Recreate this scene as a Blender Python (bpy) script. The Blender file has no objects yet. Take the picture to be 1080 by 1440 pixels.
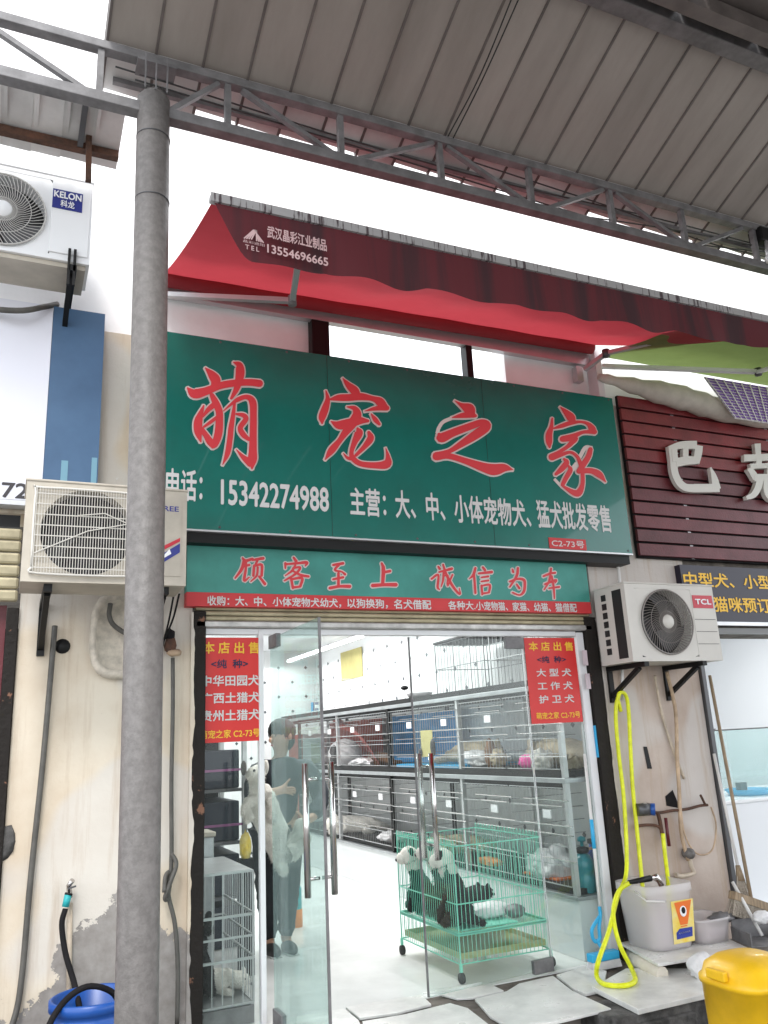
import bpy, bmesh, math, random
from mathutils import Vector, Matrix, noise
random.seed(7)
S = bpy.context.scene
COL = S.collection
# ------------------------------------------------------------------ camera
RW = Matrix(((0.91307497, -0.06484977, -0.40269372), (-0.40498105, -0.26214595, -0.87597495), (-0.04872522, 0.96289725, -0.26559464)))
FPX = 1157.43
CAM = Vector((0.0, -4.984, 1.6))
cd = bpy.data.cameras.new('camera'); cam = bpy.data.objects.new('camera', cd); COL.objects.link(cam)
cd.sensor_fit = 'VERTICAL'; cd.sensor_height = 36; cd.lens = FPX / 1440 * 36; cd.clip_start = 0.05; cd.clip_end = 400
cam.matrix_world = Matrix.Translation(CAM) @ RW.to_4x4(); S.camera = cam
# ------------------------------------------------------------------ world, sun, exposure
W = bpy.data.worlds.new('World'); S.world = W; W.use_nodes = True
nt = W.node_tree; nt.nodes.clear()
wo = nt.nodes.new('ShaderNodeOutputWorld'); bg = nt.nodes.new('ShaderNodeBackground'); sk = nt.nodes.new('ShaderNodeTexSky')
sk.sky_type = 'NISHITA'; sk.sun_disc = False; sk.sun_elevation = math.radians(52); sk.sun_rotation = math.radians(200)
mx = nt.nodes.new('ShaderNodeMixRGB'); mx.inputs[0].default_value = 0.88; mx.inputs[2].default_value = (8.6, 8.9, 9.3, 1)   # overcast cloud layer
nt.links.new(sk.outputs[0], mx.inputs[1]); nt.links.new(mx.outputs[0], bg.inputs[0]); bg.inputs[1].default_value = 0.15
nt.links.new(bg.outputs[0], wo.inputs[0])
sd = bpy.data.lights.new('sun', 'SUN'); sun = bpy.data.objects.new('sun', sd); COL.objects.link(sun)
sd.energy = 1.0; sd.angle = math.radians(14); sd.color = (1, .97, .93)
sun.rotation_euler = (math.radians(38), 0, math.radians(-20)); sun.location = (0, -8, 12)
S.view_settings.view_transform = 'Standard'; S.view_settings.look = 'None'; S.view_settings.gamma = 1
S.view_settings.exposure = 1.15
try:
    S.cycles.max_bounces = 8; S.cycles.transparent_max_bounces = 24; S.cycles.sample_clamp_indirect = 6; S.cycles.use_denoising = True
except Exception: pass
# ------------------------------------------------------------------ helpers
def at(px, py, x=None, y=None, z=None):
    """world point where the sight line through a photograph pixel meets a real plane of the place"""
    d = RW @ Vector((px - 540.0, 720.0 - py, -FPX))
    if x is not None: t = (x - CAM.x) / d.x
    elif y is not None: t = (y - CAM.y) / d.y
    else: t = (z - CAM.z) / d.z
    return CAM + d * t

MATS = {}
def mat(name, col, rough=.6, metal=0., var=0., vscale=4., bump=0., bscale=60., col2=None, thr=None, emit=0., trans=0., spec=.5, stretch=None, coat=0., transl=None, alpha=None, rnd=0.):
    if name in MATS: return MATS[name]
    m = bpy.data.materials.new(name); m.use_nodes = True; n = m.node_tree; b = n.nodes['Principled BSDF']; L = n.links
    b.inputs['Base Color'].default_value = (*col, 1); b.inputs['Roughness'].default_value = rough; b.inputs['Metallic'].default_value = metal
    b.inputs['Specular IOR Level'].default_value = spec; b.inputs['Coat Weight'].default_value = coat
    if emit: b.inputs['Emission Color'].default_value = (*col, 1); b.inputs['Emission Strength'].default_value = emit
    tc = n.nodes.new('ShaderNodeTexCoord'); mp = n.nodes.new('ShaderNodeMapping'); L.new(tc.outputs['Object'], mp.inputs[0])
    if stretch: mp.inputs['Scale'].default_value = stretch
    if var or col2:
        t = n.nodes.new('ShaderNodeTexNoise'); t.inputs['Scale'].default_value = vscale; t.inputs['Detail'].default_value = 6; t.inputs['Roughness'].default_value = .62
        L.new(mp.outputs[0], t.inputs['Vector'])
        r = n.nodes.new('ShaderNodeValToRGB'); L.new(t.outputs[0], r.inputs[0])
        c2 = col2 or tuple(c * (1 - var) for c in col); c1 = col if col2 else tuple(min(1, c * (1 + var * .5)) for c in col)
        lo, hi = thr if thr else (.32, .68)
        r.color_ramp.elements[0].position = lo; r.color_ramp.elements[0].color = (*c2, 1); r.color_ramp.elements[1].position = hi; r.color_ramp.elements[1].color = (*c1, 1)
        L.new(r.outputs[0], b.inputs['Base Color'])
        rr = n.nodes.new('ShaderNodeMapRange'); rr.inputs[3].default_value = min(1, rough * 1.25); rr.inputs[4].default_value = rough * .8
        L.new(t.outputs[0], rr.inputs[0]); L.new(rr.outputs[0], b.inputs['Roughness'])
    if rnd and b.inputs['Base Color'].links:
        oi = n.nodes.new('ShaderNodeObjectInfo'); mr = n.nodes.new('ShaderNodeMapRange'); mr.inputs[3].default_value = 1 - rnd; mr.inputs[4].default_value = 1 + rnd; L.new(oi.outputs['Random'], mr.inputs[0])
        hs = n.nodes.new('ShaderNodeHueSaturation'); src = b.inputs['Base Color'].links[0].from_socket; L.new(src, hs.inputs['Color']); L.new(mr.outputs[0], hs.inputs['Value']); L.new(hs.outputs[0], b.inputs['Base Color'])
    if bump:
        t2 = n.nodes.new('ShaderNodeTexNoise'); t2.inputs['Scale'].default_value = bscale; t2.inputs['Detail'].default_value = 4; L.new(mp.outputs[0], t2.inputs['Vector'])
        bp = n.nodes.new('ShaderNodeBump'); bp.inputs['Strength'].default_value = bump; bp.inputs['Distance'].default_value = .01; L.new(t2.outputs[0], bp.inputs['Height']); L.new(bp.outputs[0], b.inputs['Normal'])
    if transl:
        out = n.nodes['Material Output']; tr = n.nodes.new('ShaderNodeBsdfTranslucent'); tr.inputs[0].default_value = (*transl[1], 1)
        ms = n.nodes.new('ShaderNodeMixShader'); ms.inputs[0].default_value = transl[0]; L.new(b.outputs[0], ms.inputs[1]); L.new(tr.outputs[0], ms.inputs[2]); L.new(ms.outputs[0], out.inputs[0])
    if alpha is not None:
        out = n.nodes['Material Output']; tr = n.nodes.new('ShaderNodeBsdfTransparent'); ms = n.nodes.new('ShaderNodeMixShader'); ms.inputs[0].default_value = alpha
        L.new(tr.outputs[0], ms.inputs[1]); L.new(b.outputs[0], ms.inputs[2]); L.new(ms.outputs[0], out.inputs[0])
    MATS[name] = m; return m

def glass_mat(name, tint, film, filmcol, refl=1.0):
    m = bpy.data.materials.new(name); m.use_nodes = True; n = m.node_tree; n.nodes.clear(); L = n.links
    o = n.nodes.new('ShaderNodeOutputMaterial'); tr = n.nodes.new('ShaderNodeBsdfTransparent'); tr.inputs[0].default_value = (*tint, 1)
    gl = n.nodes.new('ShaderNodeBsdfGlossy'); gl.inputs['Roughness'].default_value = .02; df = n.nodes.new('ShaderNodeBsdfDiffuse'); df.inputs[0].default_value = (*filmcol, 1)
    fr = n.nodes.new('ShaderNodeFresnel'); fr.inputs[0].default_value = 1.45
    mu = n.nodes.new('ShaderNodeMath'); mu.operation = 'MULTIPLY'; mu.inputs[1].default_value = refl; L.new(fr.outputs[0], mu.inputs[0])
    a = n.nodes.new('ShaderNodeMixShader'); a.inputs[0].default_value = film; L.new(tr.outputs[0], a.inputs[1]); L.new(df.outputs[0], a.inputs[2])
    c = n.nodes.new('ShaderNodeMixShader'); L.new(mu.outputs[0], c.inputs[0]); L.new(a.outputs[0], c.inputs[1]); L.new(gl.outputs[0], c.inputs[2]); L.new(c.outputs[0], o.inputs[0])
    MATS[name] = m; return m

class MB:
    def __init__(s): s.v = []; s.f = []; s.sm = []
    def add(s, vs, fs, smooth=False):
        k = len(s.v); s.v += [tuple(p) for p in vs]
        for f in fs: s.f.append(tuple(i + k for i in f)); s.sm.append(smooth)
        return s
    def box(s, x0, x1, y0, y1, z0, z1, M=None):
        vs = [Vector((x, y, z)) for x in (x0, x1) for y in (y0, y1) for z in (z0, z1)]
        if M: vs = [M @ p for p in vs]
        return s.add(vs, [(0, 1, 3, 2), (4, 6, 7, 5), (0, 4, 5, 1), (2, 3, 7, 6), (0, 2, 6, 4), (1, 5, 7, 3)])
    def bar(s, a, b, w, h=None, up=(0, 0, 1)):
        a = Vector(a); b = Vector(b); h = h or w; d = (b - a).normalized(); u = Vector(up)
        if abs(d.dot(u)) > .98: u = Vector((0, 1, 0))
        r = d.cross(u).normalized(); u = r.cross(d).normalized(); vs = []
        for p in (a, b):
            for i, j in ((-1, -1), (1, -1), (1, 1), (-1, 1)): vs.append(p + r * (i * w / 2) + u * (j * h / 2))
        return s.add(vs, [(0, 1, 2, 3), (7, 6, 5, 4), (0, 4, 5, 1), (1, 5, 6, 2), (2, 6, 7, 3), (3, 7, 4, 0)])
    def tube(s, pts, r, n=8, cap=True):
        pts = [Vector(p) for p in pts]; m = len(pts); rs = r if isinstance(r, (list, tuple)) else [r] * m
        vs = []; prev = None
        for i, p in enumerate(pts):
            d = (pts[min(i + 1, m - 1)] - pts[max(i - 1, 0)]).normalized()
            if prev is None:
                u = Vector((0, 0, 1)) if abs(d.z) < .9 else Vector((1, 0, 0)); u = (u - d * u.dot(d)).normalized()
            else:
                u = prev - d * prev.dot(d); u = u.normalized() if u.length > 1e-6 else d.orthogonal().normalized()
            prev = u; w = d.cross(u)
            for k in range(n):
                a = 2 * math.pi * k / n; vs.append(p + (u * math.cos(a) + w * math.sin(a)) * rs[i])
        fs = [(i * n + k, i * n + (k + 1) % n, (i + 1) * n + (k + 1) % n, (i + 1) * n + k) for i in range(m - 1) for k in range(n)]
        s.add(vs, fs, n > 5)
        if cap:
            k0 = len(s.v) - m * n
            s.f.append(tuple(k0 + i for i in range(n))[::-1]); s.sm.append(False)
            s.f.append(tuple(k0 + (m - 1) * n + i for i in range(n))); s.sm.append(False)
        return s
    def poly(s, pts, thick=None):
        pts = [Vector(p) for p in pts]; n = len(pts)
        if thick is None: return s.add(pts, [tuple(range(n))])
        t = Vector(thick); return s.add(pts + [p + t for p in pts], [tuple(range(n)), tuple(range(2 * n - 1, n - 1, -1))] + [(i, i + n, (i + 1) % n + n, (i + 1) % n) for i in range(n)])
    def grid(s, fn, nu, nv, smooth=True):
        vs = [fn(i / nu, j / nv) for j in range(nv + 1) for i in range(nu + 1)]
        return s.add(vs, [(j * (nu + 1) + i, j * (nu + 1) + i + 1, (j + 1) * (nu + 1) + i + 1, (j + 1) * (nu + 1) + i) for j in range(nv) for i in range(nu)], smooth)
    def lathe(s, c, prof, n=24, axis='z', squash=1.0, sq=0):
        c = Vector(c); vs = []
        for (r, h) in prof:
            for k in range(n):
                a = 2 * math.pi * k / n; ca, sa = math.cos(a), math.sin(a)
                if sq: q = (abs(ca) ** sq + abs(sa) ** sq) ** (-1 / sq); ca *= q; sa *= q
                if axis == 'z': vs.append(c + Vector((r * ca, r * sa * squash, h)))
                elif axis == 'y': vs.append(c + Vector((r * ca, h, r * sa * squash)))
                else: vs.append(c + Vector((h, r * ca, r * sa * squash)))
        m = len(prof); return s.add(vs, [(i * n + k, i * n + (k + 1) % n, (i + 1) * n + (k + 1) % n, (i + 1) * n + k) for i in range(m - 1) for k in range(n)], True)
    def blob(s, c, r, amp=.12, fr=3., seed=0, sub=3, flat=None):
        bm = bmesh.new(); bmesh.ops.create_icosphere(bm, subdivisions=sub, radius=1); c = Vector(c); vs = []
        for v in bm.verts:
            p = v.co.copy(); k = 1 + amp * noise.fractal(p * fr + Vector((seed * 3.1, seed, 0)), 1, 2, 3)
            q = Vector((p.x * r[0], p.y * r[1], p.z * r[2])) * k
            if flat is not None and q.z < -flat: q.z = -flat
            vs.append(c + q)
        fs = [tuple(v.index for v in f.verts) for f in bm.faces]; bm.free(); return s.add(vs, fs, True)
    def build(s, name, m, parent=None, bevel=0., local=False, **kw):
        me = bpy.data.meshes.new(name); me.from_pydata(s.v, [], s.f); me.polygons.foreach_set('use_smooth', s.sm)
        b = bmesh.new(); b.from_mesh(me); bmesh.ops.recalc_face_normals(b, faces=b.faces); b.to_mesh(me); b.free()
        o = bpy.data.objects.new(name, me); COL.objects.link(o)
        if m: me.materials.append(MATS[m] if isinstance(m, str) else m)
        if parent is not None:
            o.parent = parent
            if parent.type == 'EMPTY' and not local: o.location = -parent.location
        if bevel:
            md = o.modifiers.new('b', 'BEVEL'); md.width = bevel; md.segments = 2; md.limit_method = 'ANGLE'; md.angle_limit = math.radians(50)
        for k, v in kw.items(): o[k] = v
        return o

def thing(name, label, cat, loc=(0, 0, 0), group=None):
    o = bpy.data.objects.new(name, None); o.empty_display_size = .1; COL.objects.link(o); o.location = loc; o['label'] = label; o['category'] = cat
    if group: o['group'] = group
    return o
def tag(o, label, cat, group=None):
    o['label'] = label; o['category'] = cat
    if group: o['group'] = group
    return o
def copy_tree(o, parent=None):
    c = o.copy(); COL.objects.link(c)
    if parent is not None: c.parent = parent
    for ch in o.children: copy_tree(ch, c)
    return c
def spline(pts, k=6):
    pts = [Vector(p) for p in pts]; out = []
    P = [pts[0] * 2 - pts[1]] + pts + [pts[-1] * 2 - pts[-2]]
    for i in range(1, len(P) - 2):
        a, b, c, d = P[i - 1:i + 3]
        for j in range(k):
            t = j / k; out.append(.5 * ((2 * b) + (c - a) * t + (2 * a - 5 * b + 4 * c - d) * t * t + (3 * b - a - 3 * c + d) * t ** 3))
    out.append(pts[-1]); return out
def hose(pts, r, k=6, n=8): return MB().tube(spline(pts, k), r, n)

DG = None
def text_mesh(body, bold=0.):
    c = bpy.data.curves.new('lettering', 'FONT'); c.body = body; c.size = 1; c.offset = bold; c.resolution_u = 3
    o = bpy.data.objects.new('lettering', c); COL.objects.link(o); dg = bpy.context.evaluated_depsgraph_get(); dg.update()
    me = bpy.data.meshes.new_from_object(o.evaluated_get(dg), depsgraph=dg); bpy.data.objects.remove(o); bpy.data.curves.remove(c); return me
def text(name, body, o, u, v, w, h, m, parent, bold=0., out=0., thick=0, shear=0., **kw):
    """lettering fitted into the parallelogram o + s*u*w + t*v*h, raised a little along 'out'"""
    me = text_mesh(body, 0.); xs = [p.co.x for p in me.vertices]; ys = [p.co.y for p in me.vertices]
    x0, x1, y0, y1 = min(xs), max(xs), min(ys), max(ys); o = Vector(o); u = Vector(u); v = Vector(v); n = u.cross(v).normalized()
    for p in me.vertices:
        s_ = (p.co.x - x0) / (x1 - x0); t_ = (p.co.y - y0) / (y1 - y0)
        p.co = o + u * (w * s_ + shear * h * t_) + v * (h * t_) + n * out
    if bold:   # heavier strokes: the same outlines laid again, shifted a little and each a hair prouder
        bm = bmesh.new(); bm.from_mesh(me); k = h / (y1 - y0) * bold * 1.1; kx = w / (x1 - x0) * bold * 1.1
        for q, (a_, b_) in enumerate(((1, 0), (-1, 0), (0, 1), (0, -1), (.7, .7), (-.7, -.7))):
            m2 = me.copy(); m2.transform(Matrix.Translation(u * a_ * kx + v * b_ * k + n * .00015 * (q + 1))); bm.from_mesh(m2); bpy.data.meshes.remove(m2)
        bm.to_mesh(me); bm.free()
    me.materials.append(MATS[m]); ob = bpy.data.objects.new(name, me); COL.objects.link(ob); ob.parent = parent
    if parent is not None and parent.type == 'EMPTY': ob.location = -parent.location
    if thick:
        md = ob.modifiers.new('s', 'SOLIDIFY'); md.thickness = thick; md.offset = 0
    for k, q in kw.items(): ob[k] = q
    return ob
X1 = (1, 0, 0); Z1 = (0, 0, 1)

WF = 1.1
def brush(name, strokes, crop, sc, y, parent, red, white, ow, step=.0004, base=.004):
    """a brush-written character: tapering strokes lying on the board's face at depth y"""
    mr, mw = MB(), MB()
    ox_, oy_ = crop
    for si, st in enumerate(strokes):
        pts = spline([Vector(q) for q in st], 5)
        for mb, extra, b0 in ((mw, ow, .0015), (mr, 0, base + .0035)):
            if mb is mr and len(st[0]) and st[0][2] < 0: continue
            ws = []; k = len(pts)
            for i, p in enumerate(pts):
                d = (pts[min(i + 1, k - 1)] - pts[max(i - 1, 0)]); d.z = 0
                if d.length < 1e-6: d = Vector((1, 0, 0))
                d.normalize(); nn = Vector((-d.y, d.x, 0)); hw = abs(p.z) * WF / 2 + extra
                q = p.copy()
                if i == 0: q = q - d * extra
                if i == k - 1: q = q + d * extra
                for sgn in (1, -1):
                    e = q + nn * hw * sgn; ws.append(at(ox_ + e.x / sc, oy_ + e.y / sc, y=y) + Vector((0, -(b0 + si * step + i * step * .008), 0)))
            mb.add(ws, [(2 * i, 2 * i + 1, 2 * i + 3, 2 * i + 2) for i in range(k - 1)])
            # rounded ends
            for i in (0, k - 1):
                p = pts[i]; r = abs(p.z) * WF / 2 + extra
                c = [at(ox_ + (p.x + r * math.cos(a)) / sc, oy_ + (p.y + r * math.sin(a)) / sc, y=y) + Vector((0, -(b0 + si * step + step * (.5 if i else .62)), 0)) for a in [j * math.pi / 5 for j in range(10)]]
                mb.add(c, [tuple(range(10))])
    w = mw.build(name, white, parent)
    r = mr.build('red_strokes', red, w); return w

def skin(name, verts, edges, m, parent=None, sub=2, root=0):
    """one continuous body grown over a skeleton; verts = (x, y, z, radius)"""
    me = bpy.data.meshes.new(name); me.from_pydata([v[:3] for v in verts], edges, []); o = bpy.data.objects.new(name, me); COL.objects.link(o)
    md = o.modifiers.new('s', 'SKIN'); md.use_smooth_shade = True; md.branch_smoothing = .6
    for i, v in enumerate(verts):
        r = v[3] if not isinstance(v[3], tuple) else v[3]; r = (r, r) if not isinstance(r, tuple) else r
        me.skin_vertices[0].data[i].radius = r; me.skin_vertices[0].data[i].use_root = (i == root)
    ms = o.modifiers.new('u', 'SUBSURF'); ms.levels = sub; ms.render_levels = sub
    dg = bpy.context.evaluated_depsgraph_get(); dg.update(); m2 = bpy.data.meshes.new_from_object(o.evaluated_get(dg), depsgraph=dg)
    bpy.data.objects.remove(o); ob = bpy.data.objects.new(name, m2); COL.objects.link(ob); m2.materials.clear(); m2.materials.append(MATS[m])
    for p in m2.polygons: p.use_smooth = True
    if m.startswith('fur'):
        f = MB(); rnd = random.Random(len(m2.vertices)); sc_f = verts[0][3] if not isinstance(verts[0][3], tuple) else .1; ln = .10 * sc_f + .006
        for v in m2.vertices: v.co += v.normal * noise.noise(v.co * 22) * .16 * sc_f
        for p in m2.polygons:
            for _ in range(3):
                i, j, k = rnd.sample(list(p.vertices), 3); a_, b_, c_ = rnd.random(), rnd.random(), rnd.random(); t_ = a_ + b_ + c_
                q = (m2.vertices[i].co * a_ + m2.vertices[j].co * b_ + m2.vertices[k].co * c_) / t_; nn = (p.normal + Vector((rnd.uniform(-.8, .8), rnd.uniform(-.8, .8), -.9))).normalized(); w = p.normal.cross(nn).normalized() * ln * .13
                f.add([q - w, q + w, q + nn * ln * rnd.uniform(.6, 1.3)], [(0, 1, 2)])
        f.build('fur', m, parent, kind='stuff')
    elif m in ('jacket', 'trousers'):
        for v in m2.vertices: v.co += v.normal * (noise.noise(Vector((v.co.x * 14, v.co.y * 14, v.co.z * 26))) * .014 + noise.noise(v.co * 45) * .004)
    if parent is not None:
        ob.parent = parent
        if parent.type == 'EMPTY': ob.location = -parent.location
    return ob
def chain(*idx): return list(zip(idx[:-1], idx[1:]))

# ------------------------------------------------------------------ materials
def wall_material(name, ca, cb, base, streak):
    m = bpy.data.materials.new(name); m.use_nodes = True; n = m.node_tree; b = n.nodes['Principled BSDF']; L = n.links; N = n.nodes.new
    tc = N('ShaderNodeTexCoord'); sx = N('ShaderNodeSeparateXYZ'); L.new(tc.outputs['Object'], sx.inputs[0])
    def noise_(sc, det=6, ro=.6, st=None):
        t = N('ShaderNodeTexNoise'); t.inputs['Scale'].default_value = sc; t.inputs['Detail'].default_value = det; t.inputs['Roughness'].default_value = ro
        if st: mp = N('ShaderNodeMapping'); mp.inputs['Scale'].default_value = st; L.new(tc.outputs['Object'], mp.inputs[0]); L.new(mp.outputs[0], t.inputs[0])
        else: L.new(tc.outputs['Object'], t.inputs[0])
        return t.outputs[0]
    def ramp(src, a, ca, c, cc):
        r = N('ShaderNodeValToRGB'); r.color_ramp.elements[0].position = a; r.color_ramp.elements[0].color = (*ca, 1); r.color_ramp.elements[1].position = c; r.color_ramp.elements[1].color = (*cc, 1); L.new(src, r.inputs[0]); return r.outputs[0]
    def mix(f, a, c):
        q = N('ShaderNodeMixRGB'); L.new(f, q.inputs[0])
        for s_, w in ((1, a), (2, c)):
            if isinstance(w, tuple): q.inputs[s_].default_value = (*w, 1)
            else: L.new(w, q.inputs[s_])
        return q.outputs[0]
    def mth(op, a, c, cl=False):
        q = N('ShaderNodeMath'); q.operation = op; q.use_clamp = cl
        for s_, w in ((0, a), (1, c)):
            if isinstance(w, (int, float)): q.inputs[s_].default_value = w
            else: L.new(w, q.inputs[s_])
        return q.outputs[0]
    B, Wt = (0, 0, 0), (1, 1, 1)
    cream = ramp(noise_(1.3), .35, ca, .62, cb)
    # whiter repainted patches
    patch = ramp(noise_(.9, 2, .4), .50, B, .53, Wt); cream = mix(mth('MULTIPLY', patch, .55), cream, (.58, .565, .545))
    # streaks running down
    st = ramp(noise_(2.2, 5, .7, (5, 5, .35)), .52, B, .75, Wt); cream = mix(mth('MULTIPLY', st, streak), cream, (.40, .29, .19))
    # paint fallen off the foot of the wall: bare grey render with a ragged edge
    h = mth('ADD', sx.outputs[2], mth('MULTIPLY', noise_(2.6, 7, .68), 1.5)); bare = ramp(h, .0, Wt, 1.0, B)
    h = mth('ADD', h, mth('MULTIPLY', mth('ABSOLUTE', mth('SUBTRACT', sx.outputs[0], .62), 0), .9)); bare = ramp(mth('MULTIPLY', h, .5), base, Wt, base + .007, B)
    grey = ramp(noise_(14), .3, (.22, .20, .185), .7, (.33, .31, .29)); c = mix(bare, cream, grey)
    chip = ramp(noise_(7, 5, .7), .70, B, .712, Wt); c = mix(mth('MULTIPLY', chip, .8), c, (.62, .60, .57))
    spot = ramp(noise_(30, 3, .6), .74, B, .76, Wt); c = mix(mth('MULTIPLY', spot, .6), c, (.12, .10, .08))
    L.new(c, b.inputs['Base Color']); b.inputs['Roughness'].default_value = .85
    bp = N('ShaderNodeBump'); bp.inputs['Strength'].default_value = .5; bp.inputs['Distance'].default_value = .008
    hh = mth('SUBTRACT', noise_(9, 8, .7), mth('MULTIPLY', bare, .5)); L.new(hh, bp.inputs['Height']); L.new(bp.outputs[0], b.inputs['Normal'])
    MATS[name] = m
wall_material('cream_wall', (.55, .45, .335), (.68, .61, .50), .79, .6)
wall_material('pinkish_wall', (.42, .33, .275), (.55, .47, .41), .2, .85)
mat('upper_wall', (.92, .91, .90), .8, var=.1, vscale=1.5, bump=.2, bscale=20)
mat('asphalt', (.045, .043, .042), .75, var=.4, vscale=9, bump=.7, bscale=90)
mat('lane', (.24, .23, .215), .8, var=.4, vscale=3, bump=.5, bscale=60)
mat('cement', (.17, .15, .13), .85, spec=.2, var=.55, vscale=7, bump=.6, bscale=40)
mat('stone', (.12, .115, .11), .8, col2=(.035, .033, .031), vscale=9, thr=(.38, .62), bump=.9, bscale=35)
mat('tile_white', (.74, .73, .70), .28, var=.28, vscale=3.5, bump=.05)
mat('tile_edge', (.6, .54, .45), .6, var=.3, vscale=20)
mat('floor_in', (.84, .84, .82), .14, var=.10, vscale=3)
mat('tile_wall', (.70, .72, .72), .2, rnd=.03, var=.05, vscale=2)
mat('tile_dot', (.06, .07, .08), .3)
mat('grout', (.66, .68, .68), .8)
mat('pole_grey', (.165, .153, .146), .5, col2=(.12, .111, .105), vscale=30, thr=(.38, .64), bump=.25, bscale=110)
mat('steel_grey', (.18, .175, .178), .5, metal=.1, var=.35, vscale=10)
mat('roof_metal', (.39, .35, .32), .45, metal=.1, rnd=.10, bump=.25, bscale=5, col2=(.27, .24, .215), vscale=1.2, thr=(.3, .7), stretch=(2.5, .5, 1))
mat('roof_rib', (.14, .12, .112), .5, var=.3, vscale=5)
mat('roof_light', (.66, .65, .64), .55, rnd=.12, var=.2, vscale=3)
mat('rust', (.13, .055, .03), .8, col2=(.05, .03, .022), vscale=14, bump=.5)
mat('black', (.006, .006, .006), .5, spec=.3)
mat('black_matte', (.011, .010, .011), .8, spec=.2, var=.3, vscale=8)
mat('door_black', (.014, .011, .009), .65, spec=.25, col2=(.20, .10, .065), vscale=9, thr=(.33, .37), bump=.5, bscale=40)
mat('sign_green', (.005, .145, .115), .25, var=.22, vscale=1.1, coat=.4, bump=.12, bscale=2.2)
mat('sign_teal', (.045, .27, .225), .5, var=.22, vscale=2.5, bump=.1, bscale=4)
mat('sign_red', (.55, .03, .035), .5, var=.06)
mat('letter_red', (.60, .035, .045), .5)
mat('letter_white', (.60, .60, .59), .5)
mat('outline_white', (.62, .55, .52), .5)
mat('letter_yellow', (.85, .50, .03), .5)
mat('letter_navy', (.006, .006, .05), .5)
mat('poster_red', (.62, .018, .015), .4, var=.05)
mat('sign_side', (.20, .20, .20), .5)
mat('navy_board', (.008, .005, .02), .4)
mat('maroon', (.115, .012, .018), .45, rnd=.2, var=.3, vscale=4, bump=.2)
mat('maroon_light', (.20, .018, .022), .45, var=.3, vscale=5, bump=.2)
mat('awning_red', (.36, .04, .052), .8, var=.18, vscale=2, transl=(.38, (.48, .05, .065)))
mat('valance', (.10, .016, .022), .85, col2=(.035, .018, .022), vscale=1.0, thr=(.42, .56), transl=(.15, (.24, .02, .03)), stretch=(6, 1, .2))
mat('awning_green', (.13, .18, .05), .8, var=.2, transl=(.30, (.20, .27, .08)))
mat('tarp', (.55, .50, .44), .7, var=.25, vscale=4, bump=.3, bscale=12)
mat('mesh_purple', (.20, .09, .40), .6); mat('mesh_white', (.7, .66, .68), .6)
mat('alu', (.55, .55, .56), .35, metal=.6, var=.1); mat('alu_white', (.72, .72, .73), .4, var=.06)
mat('chrome', (.58, .56, .55), .16, metal=1.); mat('steel_dark', (.10, .10, .105), .4, metal=.5)
mat('shutter', (.42, .37, .24), .5, metal=.2, var=.25, vscale=9); mat('shutter_alu', (.45, .44, .42), .35, metal=.5, var=.3, vscale=12)
mat('ac_white', (.58, .555, .51), .45, var=.05, vscale=3); mat('ac_old', (.50, .455, .38), .5, var=.2, vscale=4); mat('ac_bright', (.82, .83, .84), .45)
mat('ac_dark', (.012, .012, .013), .6); mat('grille_white', (.62, .60, .55), .45); mat('grille_grey', (.20, .18, .165), .45); mat('grille_pale', (.50, .49, .47), .45)
mat('blue_logo', (.02, .03, .22), .4); mat('red_logo', (.5, .02, .04), .4); mat('blue_panel', (.07, .15, .27), .45, col2=(.035, .085, .17), vscale=1.0); mat('light_blue', (.16, .33, .42), .5); mat('panel_white', (.74, .75, .82), .5)
mat('dark_letter', (.035, .03, .035), .5)
mat('hose_yellow', (.74, .78, .012), .42, var=.22, vscale=14, bump=.2, bscale=60); mat('hose_grey', (.09, .085, .075), .55, var=.3, vscale=10); mat('pipe_beige', (.50, .36, .24), .6, var=.35, vscale=8)
mat('pvc', (.55, .46, .36), .5, var=.3, vscale=9); mat('teal_plastic', (.0, .20, .24), .3, coat=.3); mat('blue_plastic', (.01, .07, .30), .35); mat('sky_plastic', (.03, .38, .68), .4); mat('turq', (.02, .34, .36), .5)
mat('bucket', (.80, .76, .76), .35, alpha=.42); mat('bucket_liquid', (.60, .50, .54), .3, var=.2, vscale=9); mat('label_yellow', (.78, .55, .05), .5, col2=(.75, .66, .30), vscale=14); mat('label_orange', (.75, .16, .02), .5); mat('label_blue', (.02, .04, .28), .5)
mat('cage_green', (.20, .62, .47), .4); mat('cage_tray', (.42, .42, .22), .4, var=.1); mat('cage_steel', (.50, .51, .51), .35, metal=.5, var=.15); mat('cage_steel_dark', (.17, .18, .18), .4, metal=.4)
mat('rubber', (.02, .02, .02), .7)
mat('fur_white', (.74, .71, .65), .95, var=.18, vscale=10, bump=.9, bscale=70); mat('fur_cream', (.56, .47, .33), .95, var=.3, vscale=9, bump=.9, bscale=60); mat('fur_black', (.018, .018, .018), .9, bump=.8, bscale=70); mat('fur_grey', (.12, .11, .105), .95, bump=.8, bscale=70); mat('fur_brown', (.22, .11, .05), .95, var=.3, bump=.8, bscale=60)
mat('nose', (.01, .01, .01), .3); mat('pink', (.85, .12, .40), .8); mat('pad_white', (.76, .75, .75), .9, var=.12, vscale=12, bump=.6, bscale=40)
mat('jacket', (.022, .028, .036), .8, var=.35, vscale=10, bump=.5, bscale=45); mat('trousers', (.007, .009, .012), .85, var=.3, vscale=9, bump=.4, bscale=30); mat('skin', (.50, .29, .20), .55); mat('hair', (.010, .009, .009), .6, bump=.5, bscale=120); mat('shoe', (.03, .03, .03), .5); mat('sole', (.6, .6, .58), .6)
mat('red_cloth', (.40, .09, .07), .85, var=.25, vscale=8); mat('blue_cloth', (.05, .33, .72), .8, var=.2, vscale=5); mat('orange', (.80, .24, .03), .7)
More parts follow.
